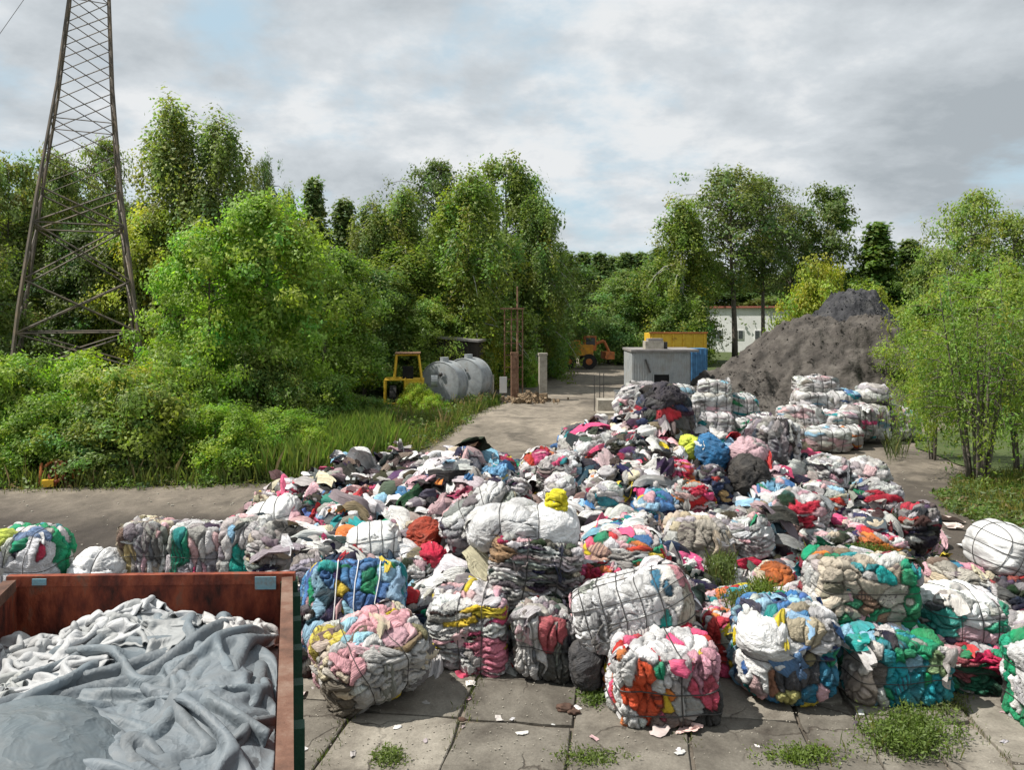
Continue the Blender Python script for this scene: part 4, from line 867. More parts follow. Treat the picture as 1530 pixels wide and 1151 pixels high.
    for ax, c in straps:
        th = np.linspace(0, 2*math.pi, 49)[:-1]; rr_ = (1-abs(c)**k)**(1/k); o1, o2 = (ax+1) % 3, (ax+2) % 3
        uu = np.zeros((48, 3)); uu[:, ax] = c; uu[:, o1] = rr_*np.sign(np.cos(th))*np.abs(np.cos(th))**(2/k); uu[:, o2] = rr_*np.sign(np.sin(th))*np.abs(np.sin(th))**(2/k)
        pp = uu*hd; nn = np.sign(uu)*np.abs(uu)**(k-1)/hd; nn /= np.linalg.norm(nn, axis=1)[:, None]
        pp = pp-nn*.004*0+lowf(pp)+nn*(-.026*gap+.004+sr); pp = pp @ rot.T+sh; pp[:, 2] = np.maximum(pp[:, 2], .008)
        V, Ft = tube(pp, sr, 5, closed=True); mesh('strap', V, Ft, M[strapmat], e)
    for i in range(loose+(7 if split else 2)):                          # garments working loose out of the top and sides
        isst = rs.rand() < .6; c = STRIPS[rs.randint(10)] if isst else CR_PROT[rs.randint(len(CR_PROT))]; s = rs.uniform(.22, .5)*min(dims[:2]); dirn = np.array([rs.uniform(-1, 1), rs.uniform(-1, 1), rs.uniform(-.2, 1)]); dirn /= np.abs(dirn).max()
        uu = dirn/(np.abs(dirn)**k).sum()**(1/k); pc = uu*hd; n3 = np.sign(uu)*np.abs(uu)**(k-1)/hd; n3 /= np.linalg.norm(n3)
        fr3 = np.array(Vector(n3).to_track_quat('Z', 'Y').to_matrix() @ Matrix.Rotation(rs.uniform(0, 6.28), 3, 'Z'))
        L_ = (c.reshape(-1, 3)*np.array([s, s*rs.uniform(.4, 1)*(.55 if isst else 1), s*(.4 if isst else .7)])-np.array([0, 0, .3])*s*(c.reshape(-1, 3)[:, :1]**2)) @ fr3.T+pc+lowf(pc[None])-n3*.02; L_ = L_ @ rot.T+sh
        L_[:, 2] = np.maximum(L_[:, 2], .01)
        cc = pick(pal, 1, rs)[0]; mesh('loose_garment', L_, quads(c.shape[1], c.shape[0]), m, e, col=np.tile(cc, (len(L_), 1)), fv=c.reshape(-1, 3)*np.array([3, 14, 9])*s*1.2, pat=np.full(len(L_), rs.rand()))
    return e
CR_PROT = [crumple(13, 1., .50+.05*(i % 3), 40+i, its=16, amp=.26+.04*(i % 4), h=(lambda x, y: .25-1.6*(x*x+y*y)) if i % 2 else None) for i in range(12)]
for c in CR_PROT: c[..., 2] -= np.percentile(c[..., 2], 15)

def strip_proto(i):
    """a long garment gathered into lengthwise pleats, ends hanging"""
    rs = np.random.RandomState(900+i); nu, nv = 13, 8; u = np.linspace(0, 1, nu)[None].repeat(nv, 0); v = np.linspace(-1, 1, nv)[:, None].repeat(nu, 1)
    wdt = .5*(.55+.45*np.sin(np.pi*np.clip(u*.9+.05, 0, 1)+rs.uniform(-.3, .3)))*(1+.25*vn(np.stack((u*3, u*0+i, u*0), -1), i))
    bend = .28*vn(np.stack((u*1.6, u*0+i*3, u*0), -1), i+1)*2
    x = u-.5+.05*vn(np.stack((u*2, v*2, u*0+i), -1), i+2); y = v*wdt+bend
    pl = np.sin(v*rs.uniform(5, 9)+2.5*vn(np.stack((u*2.2, v*.8, u*0+i), -1), i+3)+rs.uniform(0, 6))
    z = .13*pl*wdt*2+.20*vn(np.stack((u*2.5, v*1.2, u*0+i*2), -1), i+4)+.30*(1-v*v)*wdt
    return np.stack((x, y, z), -1)
STRIPS = [strip_proto(i) for i in range(10)]
# ---------------------------------------------------------------- the great heap of loose clothes
crest1 = [(300, 900), (360, 800), (385, 755), (420, 722), (460, 712), (520, 702), (560, 706), (600, 700), (650, 690), (700, 682), (735, 690), (765, 725), (790, 770), (820, 900)]
crest2 = [(740, 760), (775, 700), (800, 680), (840, 656), (880, 638), (920, 624), (950, 606), (980, 604), (1010, 618), (1040, 648), (1080, 660), (1130, 650), (1170, 650), (1200, 680), (1235, 700), (1290, 704), (1320, 730), (1350, 752), (1395, 775), (1420, 840)]
Y1, Y2c = 15.0, 18.0
c1x = np.array([X(p, Y1) for p, _ in crest1]); c1h = np.array([max(0, H(q, Y1)) for _, q in crest1])
c2x = np.array([X(p, Y2c) for p, _ in crest2]); c2h = np.array([max(0, H(q, Y2c)) for _, q in crest2])
def heap_h(x, y):
    f1 = lambda d: np.where(d < 0, np.clip(1+d/6.0, 0, 1)**.8, np.clip(1-d/1.8, 0, 1)**.7)
    yy1 = y-Y1
    a = np.interp(x*Y1/np.maximum(y, 8)*1.0, c1x, c1h, 0, 0)*f1(yy1)
    yy2 = y-(Y2c-np.clip((x-5.5)*.55, 0, 1.9))
    prof2 = np.where(yy2 < 0, np.clip(1+yy2/8.5, 0, 1)**1.05, np.clip(1-yy2/1.7, 0, 1)**.7)
    b = np.interp(x*Y2c/np.maximum(np.minimum(y, Y2c+1.5), 9), c2x, c2h, 0, 0)*prof2
    return np.maximum(a, b)*np.clip((y-10.3)/1.3, 0, 1)
hx = np.arange(-5.8, 10.6, .055); hy = np.arange(9.8, 20.6, .055); HXX, HYY = np.meshgrid(hx, hy)
rs = np.random.RandomState(77)
q = np.stack((HXX, HYY, HXX*0), -1); hh = heap_h(HXX, HYY)
inside = hh > .06
lump = .28*fbm(q*1.15, 3, 31)+.14*fbm(q*3.5, 3, 32)
ns = 2600; sx_ = rs.uniform(-5.8, 10.6, ns); sy_ = rs.uniform(9.8, 20.6, ns)
# nearest garment seeds on a coarse bucket grid
wq = np.stack((HXX+.10*vn(q*4, 1), HYY+.10*vn(q*4+7, 2)), -1).reshape(-1, 2)
ids = np.zeros(len(wq), int); ww = np.zeros(len(wq))
sp = np.c_[sx_, sy_]; order = np.argsort(sp[:, 1]); sp = sp[order]
for r0 in range(0, len(wq), 4000):
    blk = wq[r0:r0+4000]; lo, hi = np.searchsorted(sp[:, 1], [blk[:, 1].min()-.9, blk[:, 1].max()+.9]); s_ = sp[lo:hi]
    D = np.sqrt(((blk[:, None]-s_[None])**2).sum(-1)); pt = np.partition(D, 1, axis=1); ids[r0:r0+4000] = D.argmin(1)+lo; ww[r0:r0+4000] = pt[:, 1]-pt[:, 0]
dth = rs.uniform(0, math.pi, ns)[ids]; fx = (wq[:, 0]*np.cos(dth)+wq[:, 1]*np.sin(dth)); fy = -wq[:, 0]*np.sin(dth)+wq[:, 1]*np.cos(dth)
fold = (1-np.abs(vn(np.c_[fx*13, fy*3, ids*1.7], 5)))**2
z = (hh+lump*np.clip(hh, 0, 1)).ravel()+np.where(inside.ravel(), .13*(1-np.exp(-ww/.07))*rs.uniform(.2, 1.4, ns)[ids]+.06*fold-.25, 0)
gcol = pick('rag', ns, rs); colr = gcol[ids]*(.85+.15*fold[:, None]*0+.0)
Fh = gridF(len(hx), len(hy)); keep = (hh.ravel()[Fh] > .05).all(1); Fh = Fh[keep]
uq, inv = np.unique(Fh, return_inverse=True); Vh = np.c_[HXX.ravel(), HYY.ravel(), z][uq]
fvh = np.c_[fx*16, fy*3, (ids*1.7) % 40]; ph_ = rs.rand(ns)[ids]
mesh('clothes_heap', Vh, inv.reshape(Fh.shape), M['cloth'], col=colr[uq], fv=fvh[uq], pat=ph_[uq], label='great heap of loose mixed clothes and rags in the middle of the yard', cat='clothes heap', kind='stuff')
# loose garments strewn over it: crumpled pieces
wd_, WADF = cubesphere(5); WADS = []
for i in range(10):
    u = wd_/np.linalg.norm(wd_, axis=1)[:, None]; r_ = 1+.35*vn(u*1.3+i*7, i); ax = np.random.RandomState(i).normal(size=3); ax /= np.linalg.norm(ax)
    al = (u@ax)[:, None]*ax; r_ += .30*((1-np.abs(vn((u-al)*4.5+al*.8+i*5, i+3)))**2-.5)+.12*vn(u*6, i+9)
    WADS.append(u*r_[:, None]*.5)
gv, gf, gcl, gfv, gpt, o = [], [], [], [], [], 0; cnt = 0
while cnt < 3500:
    x = rs.uniform(-5.4, 9.6); y = rs.uniform(10.2, 19.6); h0 = float(heap_h(np.array([x]), np.array([y]))[0])
    if h0 < .10: continue
    cnt += 1
    hX = float(heap_h(np.array([x+.15]), np.array([y]))[0])-h0; hY = float(heap_h(np.array([x]), np.array([y+.15]))[0])-h0
    nrm = Vector((-hX/.15, -hY/.15, 1)); nrm.normalize(); nrm += Vector(rs.normal(0, .20, 3)); nrm.normalize()
    lz = float(.28*fbm(np.array([x, y, 0])*1.15, 3, 31)+.14*fbm(np.array([x, y, 0])*3.5, 3, 32))*min(h0, 1)
    kd = rs.choice(3, p=[.56, .19, .25]); wadk = kd == 2; c = (STRIPS[rs.randint(10)], CR_PROT[rs.randint(12)], WADS[rs.randint(10)])[kd]; s = (rs.uniform(.32, .95), rs.uniform(.25, .6), rs.uniform(.16, .42))[kd]
    dn = math.atan2(-hY, -hX)+rs.normal(0, 1.2); dv = Vector((math.cos(dn), math.sin(dn), 0)); dv = (dv-nrm*dv.dot(nrm)).normalized(); Rm = np.array(Matrix((dv, nrm.cross(dv), nrm)).transposed())
    sy_s = s*(rs.uniform(.22, .48) if kd == 0 else rs.uniform(.4, .9)); V = (c.reshape(-1, 3)*np.array([s, sy_s, s*(rs.uniform(.35, .7), rs.uniform(.35, .7), rs.uniform(.4, .7))[kd]])); V[:, 2] -= 0 if wadk else .38*((V[:, 0]/s)**2*1.3+(V[:, 1]/s)**2*2)*s; V = V @ Rm.T; cl_ = c.reshape(-1, 3)*np.array([s*1.6, sy_s*16, s*10])+rs.uniform(0, 40); V = V+np.array([x, y, h0+lz+rs.uniform(-.06, .06)])
    V[:, 2] = np.maximum(V[:, 2], .01+.01*rs.rand())
    cc = pick('rag', 1, rs)[0]; cols_ = np.tile(cc, (len(V), 1))
    gv.append(V); gf.append((WADF if wadk else (quads(13, 8) if kd == 0 else quads(13, 13)))+o); o += len(V); gcl.append(cols_); gfv.append(cl_); gpt.append(np.full(len(V), rs.rand()*(1 if rs.rand() < .6 else .7)))
mesh('loose_clothes', np.concatenate(gv), np.concatenate(gf), M['cloth'], col=np.concatenate(gcl), fv=np.concatenate(gfv), pat=np.concatenate(gpt), label='loose crumpled garments strewn all over the great heap', cat='clothes', kind='stuff')
print('heap done')
# ---------------------------------------------------------------- bales by their place in the photograph
def B(px0, px1, yt, yb, Y, pal, label, dep=None, z0=None, **kw):
    """pixel box, depth of the front; z0 None = base from the lower pixel edge"""
    w_ = (px1-px0)*Y/FPX; zb = H(yb, Y) if z0 is None else z0; zb = max(zb, 0.0)
    ht = H(yt, Y+.3*(dep or .9))-zb; dp_ = dep or min(1.1, max(.75, w_*.9))
    kw.setdefault('bottom', True)
    nm = kw.pop('name', 'clothes_bale')
    return bale(nm, (X((px0+px1)/2, Y+dp_/2), Y+dp_/2, zb), (w_*.97, dp_, ht*1.0), pal, label=label, **kw)
SP = lambda *a: tuple(a)
# front row, left to right
B(462, 640, 950, 1088, 9.25, 'beige', 'slumped front bale of grey white sacking with pink and light blue clothes on top', z0=0, n=64, k=3.6, seeds=70, lay=.45, layer=2, tilt=(.22, -.22), yaw=.45, straps=SP((0, -.35), (0, .35)), split=True, loose=5, rough=.10, dep=1.05,
  over=[(.3, -1, -.3, .62, (.60, .59, .57)), (.9, -.5, -.2, .5, (.60, .59, .57)), (-.1, -.1, 1, .26, (.35, .60, .70)), (.35, .3, 1, .34, (.74, .38, .42)), (-.5, -.6, .75, .22, (.74, .38, .42)), (-.7, .4, .9, .25, (.72, .60, .12)), (-1, -.6, -.5, .4, (.17, .15, .12))])
B(445, 612, 868, 1010, 10.4, 'blue', 'blue, green, yellow and pink layered bale with white bands behind the slumped bale', z0=0, n=60, k=5.5, seeds=80, lay=.25, layer=1, tilt=(-.5, .10), yaw=.25, straps=SP((0, -.45), (0, -.05), (0, .4)), strapmat='whitestrap', sr=.008, split=True, loose=3,
  over=[(-.3, -.9, .3, .15, (.75, .55, .06)), (.1, -.6, .8, .35, (.10, .26, .55)), (.4, .1, .9, .25, (.02, .33, .20)), (.6, -.8, .7, .25, (.75, .3, .28))])
B(428, 482, 905, 1022, 10.2, 'dark', 'narrow dark bale squeezed against the right side of the rusty container', z0=0, n=36, seeds=45, straps=SP((2, -.3), (2, .3)))
B(430, 492, 838, 905, 11.3, 'grey', 'grey purple bundle with a teal cloth just right of the container corner', z0=.45, n=34, k=3, seeds=16, yaw=.3, over=[(.8, -.5, .2, .28, (.02, .24, .28)), (-.1, -.8, .2, .35, (.33, .30, .36))], straps=SP((0, 0.)), split=True)
B(648, 762, 892, 1016, 10.35, 'stripe', 'upright bale of white, pink and yellow folded layers under the grey tied bale', z0=0, n=60, k=8, seeds=60, lay=.22, layer=2, yaw=-.12, straps=SP((0, -.25), (0, .45)), split=True, loose=2, over=[(0, -1, .62, .2, (.75, .52, .04)), (.8, -1, -.4, .3, (.66, .22, .30)), (-.4, -1, -.1, .25, (.68, .67, .64))])
B(764, 862, 915, 1027, 10.1, 'grey', 'white grey and red bale standing under the big wired white bale', z0=0, n=54, k=5, seeds=50, lay=2.6, layer=2, straps=SP((2, .0),), split=True, over=[(-.8, -1, 0, .38, (.72, .70, .68)), (.2, -1, .4, .22, (.6, .14, .16)), (.4, -1, -.7, .3, (.12, .12, .11))])
B(846, 908, 955, 1042, 9.75, 'dark', 'drooping dark grey cloth bundle between the wired white bale and the ground', z0=0, n=34, k=2.8, seeds=12, lay=3., layer=2, over=[(0, 0, 0, 3, (.07, .07, .075))])
B(728, 862, 806, 920, 10.9, 'grey', 'tall grey bale of tightly folded layers tied with black wire on the front row', z0=H(920, 10.9), n=64, k=7, seeds=90, lay=.16, layer=2, tilt=(-.05, .16), yaw=.18, straps=SP((0, -.35), (0, .42)), sr=.008, split=True, bottom=False, fold=.028, bulge=.05, over=[(-1, -.4, .5, .2, (.4, .25, .14))])
B(688, 868, 762, 822, 11.2, 'white', 'white sheeting bundle tied with wire above the folded grey bale', z0=H(835, 11.2), n=46, k=2.8, seeds=14, bottom=False, straps=SP((0, -.35), (0, .3)), split=True, over=[(0, 0, 0, 3, (.8, .8, .8))], dep=1.0, name='sheeting_bundle', cat='bundle')
B(664, 792, 735, 850, 11.9, 'grey', 'long grey and white wrapped bundle leaning diagonally behind the white sheeting', z0=H(856, 11.9), n=46, k=3, seeds=24, bottom=False, tilt=(0, -.6), straps=SP((0, -.3), (0, .35)), split=True, over=[(.5, -.5, .8, .3, (.76, .76, .75)), (.3, -1, .2, .2, (.06, .09, .08)), (.1, -.9, -.2, .2, (.62, .44, .24))])
B(590, 740, 858, 935, 11.4, 'white', 'white sheet bundle between the teal banded bale and the folded grey bale', z0=H(945, 11.4), n=46, k=2.5, seeds=12, bottom=False, dep=1.3, split=True, name='sheeting_bundle', cat='bundle', over=[(0, 0, 0, 3, (.74, .74, .73))])
B(512, 604, 786, 872, 12., 'white', 'rounded white bale in a wire net above the blue and green layered bale', z0=H(880, 12.), n=46, k=2.8, seeds=10, fold=.010, bulge=.02, rough=.05, bottom=False, straps=SP((0, -.6), (0, -.2), (0, .2), (0, .6), (2, -.4), (2, .1), (2, .55)), yaw=.25, over=[(0, 0, 0, 3, (.8, .8, .78))], matn='sack')
wb_ = B(850, 1038, 868, 990, 9.7, 'white', 'large tilted white bale in a wire grid with teal and red edge', z0=.52, n=64, k=5.5, seeds=50, fold=.010, bulge=.022, rough=.05, bottom=False, tilt=(-.12, -.30), yaw=-.10, dep=1.15, split=True, sr=.006, layer=0, lay=.35,
  straps=SP((0, -.8), (0, -.48), (0, -.16), (0, .16), (0, .48), (2, -.45), (2, .05), (2, .55), (1, -.3), (1, .3)), over=[(-.25, 0, 0, .99, (.76, .76, .76)), (1.1, -.4, .5, .36, (.60, .27, .30)), (1, -.5, -.6, .32, (.55, .50, .40)), (.55, -.6, .8, .24, (.04, .20, .33)), (.58, -1, .1, .2, (.05, .22, .33)), (.58, -1, -.6, .28, (.01, .28, .25)), (-.55, -1, -.1, .08, (.12, .12, .12)), (-.32, -1, .2, .07, (.15, .15, .15))])
B(905, 1072, 962, 1098, 9.0, 'red', 'front bale of red, orange, yellow and pink clothes under the large wired white bale', z0=0, n=66, k=8, seeds=64, lay=1.8, layer=2, yaw=.08, straps=SP((2, -.55), (2, .05), (0, .15)), sr=.008, split=True, loose=3, dep=1.05,
  over=[(-.9, -.7, .2, .42, (.76, .75, .74)), (.1, -.3, 1, .45, (.76, .75, .75)), (0, -1, -.95, .26, (.25, .19, .17)), (.6, -1, .1, .30, (.66, .10, .16)), (.7, -.8, .8, .24, (.66, .32, .40)), (.15, -1, -.3, .16, (.5, .5, .48)), (-.6, -1, -.1, .27, (.74, .10, .035)), (-.12, -1, -.3, .12, (.72, .50, .04)), (-.15, -1, .55, .12, (.02, .30, .16)), (.8, -.9, -.7, .28, (.05, .05, .05))])
B(1043, 1118, 918, 1030, 10.2, 'red', 'narrow bale with red cloth and clear film right of the red and orange bale', z0=0, n=50, k=3.8, seeds=30, lay=2.2, layer=2, straps=SP((2, -.4), (2, .2)), split=True, over=[(-.5, -1, -.1, .28, (.66, .06, .06)), (.5, -1, .2, .25, (.5, .47, .40)), (.5, -1, -.5, .24, (.48, .53, .47))])
B(1092, 1246, 918, 1078, 9.35, 'blue', 'front bale with white sheeting, blue cloth and a yellow rag at its foot', z0=0, n=66, k=4.4, seeds=70, lay=1.3, layer=2, yaw=-.1, straps=SP((2, .05),), split=True, loose=3,
  over=[(.7, -.5, .8, .35, (.74, .73, .74)), (-.8, -.7, .3, .50, (.76, .76, .75)), (.6, -1, -.6, .36, (.02, .17, .28)), (0, -1, -.3, .24, (.10, .10, .11)), (-.3, -1, .7, .15, (.04, .28, .36)), (.15, -.8, .8, .28, (.44, .38, .27)), (.25, -1, .25, .22, (.36, .31, .18)), (-.1, -1, -.9, .22, (.62, .58, .22)), (-.55, -1, -.6, .2, (.55, .26, .16))])
B(1204, 1362, 842, 972, 10.05, 'tealmix', 'big upper bale with beige film and green bands on the right front row', z0=H(975, 10.05), n=66, k=7, seeds=60, lay=.7, layer=2, straps=SP((2, -.35), (2, .3)), split=True, bottom=False, loose=4, over=[(-.6, -.7, .5, .45, (.62, .54, .43)), (-.9, 0, 0, .4, (.74, .72, .68)), (-.05, -.6, .8, .22, (.05, .30, .33)), (.9, -.7, -.2, .35, (.01, .25, .11)), (0, -1, -.1, .3, (.30, .19, .13)), (.5, -1, .0, .25, (.55, .52, .44)), (.3, -.4, 1, .3, (.66, .66, .63)), (-.3, -1, -.3, .2, (.03, .24, .12))])
B(1246, 1400, 955, 1070, 9.45, 'teal', 'turquoise front bale with white and grey clothes on its left side', z0=0, n=64, k=7.5, seeds=60, lay=1.7, layer=2, straps=SP((2, -.2), (2, .35)), split=True, loose=3, over=[(-.75, -.9, .2, .4, (.62, .58, .54)), (-.8, -1, -.7, .3, (.55, .45, .38)), (-.5, -1, 0, .18, (.16, .14, .13)), (.3, -1, 0, .62, (.02, .30, .36)), (.75, -1, .3, .18, (.28, .42, .20)), (.2, -1, .9, .25, (.02, .38, .18))])
B(1386, 1505, 968, 1050, 9.75, 'pinkgreen', 'low bale with bright pink and dark green clothes at the right of the front row', z0=0, n=56, k=4.5, seeds=60, straps=SP((2, .1),), split=True, loose=4, over=[(.2, -1, .2, .3, (.70, .03, .12)), (-.6, -1, .4, .25, (.35, .08, .1)), (0, -1, -.8, .4, (.02, .14, .08)), (.9, -.8, -.2, .3, (.03, .03, .03))])
B(1374, 1498, 888, 978, 10.1, 'whitemix', 'white plastic topped bale with thin wires resting on the pink and green bale', z0=H(980, 10.1), n=56, k=3.2, seeds=26, bottom=False, split=True, straps=SP((0, -.5), (0, 0), (0, .5), (2, .3)), matn='sack', over=[(-.2, -.2, .9, .5, (.76, .78, .76)), (-.9, -.8, -.1, .3, (.03, .28, .24)), (.8, -.7, .3, .22, (.01, .28, .16)), (0, -1, -.4, .25, (.6, .4, .45))])
B(1506, 1600, 955, 1135, 8.85, 'green', 'green and white bale cut by the right edge of the picture', z0=0, n=54, k=3.6, seeds=34, lay=1.6, layer=2, straps=SP((2, -.4), (2, .3)), split=True, over=[(-.8, -1, .6, .5, (.76, .76, .76)), (-.5, -1, -.7, .3, (.01, .30, .16))])
B(1452, 1580, 798, 882, 11.6, 'white', 'white bale in a black wire grid high at the right edge', z0=H(890, 11.6), n=54, k=3.2, seeds=8, fold=.007, bulge=.014, rough=.04, bottom=False, tilt=(0, .38), straps=SP((0, -.75), (0, -.4), (0, 0), (0, .4), (2, -.5), (2, 0), (2, .5), (1, 0.)), matn='sack', over=[(0, 0, 0, 3, (.80, .80, .79))])
B(1462, 1560, 872, 952, 11.1, 'dark', 'dark pink and black bundle below the white wire grid bale', z0=H(960, 11.1), n=44, k=3, seeds=34, bottom=False, over=[(-.5, -1, 0, .2, (.6, .2, .28))])
B(1500, 1600, 930, 990, 10.5, 'white', 'white bundle at the right edge above the green and white bale', z0=H(1000, 10.5), n=34, k=2.8, seeds=8, bottom=False, name='sheeting_bundle', cat='bundle')
B(1378, 1482, 846, 912, 11.5, 'beige', 'film wrapped grey bag with a blue cloth on top, left of the white grid bale', z0=H(925, 11.5), n=44, k=2.6, seeds=20, bottom=False, split=True, over=[(-.3, -.6, .5, .4, (.46, .43, .37)), (.0, 0, 1, .22, (.05, .3, .48)), (.5, 0, 1, .2, (.65, .3, .38))])
B(1500, 1610, 1000, 1060, 10.8, 'mix', 'mixed bale half hidden at the right edge behind the front bales', z0=0, n=30)
# second row on the left
B(372, 492, 792, 868, 12.2, 'grey', 'grey and black speckled bundle behind the container corner', z0=H(885, 12.2), n=46, k=2.8, seeds=44, bottom=False, tilt=(0, .25), loose=4, straps=SP((0, -.2),), over=[(.1, -.2, .9, .3, (.03, .03, .03))])
B(366, 452, 748, 802, 13.4, 'white', 'white bale with crossed wires on the left shoulder of the heap', z0=H(815, 13.4), n=40, k=2.8, seeds=12, bottom=False, tilt=(0, -.25), straps=SP((0, -.3), (0, .3), (2, .2)), matn='sack', over=[(0, 0, 0, 1.0, (.78, .78, .76)), (1, 0, 0, .3, (.25, .45, .5))])
B(184, 268, 786, 880, 12.8, 'beige', 'cream and pink bale with upright folds behind the container', z0=0, n=46, k=8, seeds=50, lay=3, layer=2, straps=SP((2, .3),), loose=3, over=[(-.6, -1, .2, .22, (.66, .52, .25))])
B(258, 348, 786, 880, 12.6, 'whitemix', 'bale with green, grey and white upright folds right of the cream and pink bale', z0=0, n=46, k=8, seeds=46, lay=3, layer=2, straps=SP((2, .3),), loose=3, over=[(-.4, -1, .2, .2, (.0, .28, .17)), (.3, -1, .1, .3, (.5, .48, .52))])
B(330, 412, 778, 880, 12.5, 'whitemix', 'white and pink bale with a teal patch behind the right end of the container wall', z0=0, n=46, k=6, seeds=34, lay=2.5, layer=2, loose=2, over=[(0, -1, .05, .22, (.0, .34, .28)), (.3, -1, .8, .3, (.78, .76, .76))])
B(-20, 98, 800, 885, 12.1, 'green', 'bale at the left edge with yellow green top and white wired side', z0=0, n=50, k=4, seeds=40, lay=1.6, straps=SP((0, -.1), (0, .45), (2, .2)), loose=3, over=[(.2, -1, -.3, .75, (.75, .75, .78)), (-.7, -.6, .8, .35, (.55, .65, .1)), (.2, -.3, 1, .3, (.2, .3, .5)), (.9, -.5, .8, .2, (.66, .05, .12))])
B(102, 186, 824, 885, 12.4, 'white', 'small white sack behind the container wall', z0=0, n=36, k=2.2, seeds=8, straps=SP((0, .1),), matn='sack', name='white_sack', cat='sack', over=[(0, 0, 0, 3, (.8, .8, .8))])
B(862, 1000, 802, 880, 12.1, 'colour', 'burst bundle of pink, orange and green clothes behind the large wired white bale', z0=H(890, 12.1), n=50, k=2.8, seeds=50, bottom=False, loose=8, over=[(-.5, -.5, .3, .3, (.66, .42, .33)), (.0, -1, .1, .25, (.42, .40, .38)), (.35, -.7, .2, .2, (.02, .32, .16)), (.7, -.7, .1, .2, (.68, .5, .06))])
B(845, 935, 845, 910, 11.3, 'red', 'small bundle with a crimson cloth right of the folded grey bale', z0=H(918, 11.3), n=36, k=2.8, seeds=30, bottom=False, loose=5, over=[(-.7, -1, 0, .35, (.5, .02, .05))])
B(985, 1095, 772, 858, 12.9, 'beige', 'beige grey bundle of hanging sheets at the front of the heap', z0=H(872, 12.9), n=46, k=2.6, seeds=26, lay=2.5, layer=2, bottom=False, loose=4, over=[(0, -1, 0, .6, (.44, .40, .34))])
B(1045, 1210, 895, 950, 11.0, 'colour', 'flat mixed bundle with blue and white rags behind the white sheeted front bale', z0=H(965, 11.0), n=46, k=2.8, seeds=60, bottom=False, loose=8)
B(1128, 1192, 846, 912, 11.8, 'beige', 'rust orange bag with weeds growing in front of it', z0=H(918, 11.8), n=36, k=2.2, seeds=10, bottom=False, over=[(.3, -.5, .2, .5, (.45, .12, .03))], name='orange_bag', cat='bag')
B(940, 1050, 868, 935, 11.3, 'grey', 'mottled grey bundle behind the top of the large wired white bale', z0=H(945, 11.3), n=40, k=2.8, seeds=50, bottom=False, loose=5)
B(500, 620, 850, 905, 11.6, 'stripe', 'striped bundle squashed under the rounded white net bale', z0=H(925, 11.6), n=40, seeds=50, bottom=False, loose=5)
B(600, 690, 905, 985, 11.0, 'dark', 'shaded dark bundle with a green cloth in the gap behind the slumped bale', z0=0, n=36, seeds=20, over=[(.1, -.8, .8, .2, (.0, .33, .17)), (0, -1, 0, .3, (.03, .06, .12))])
B(1150, 1240, 880, 930, 11.2, 'whitemix', 'white rag bundle between the orange bag and the big upper bale', z0=H(945, 11.2), n=36, k=2.6, seeds=36, bottom=False, loose=5)
print('front bales done')
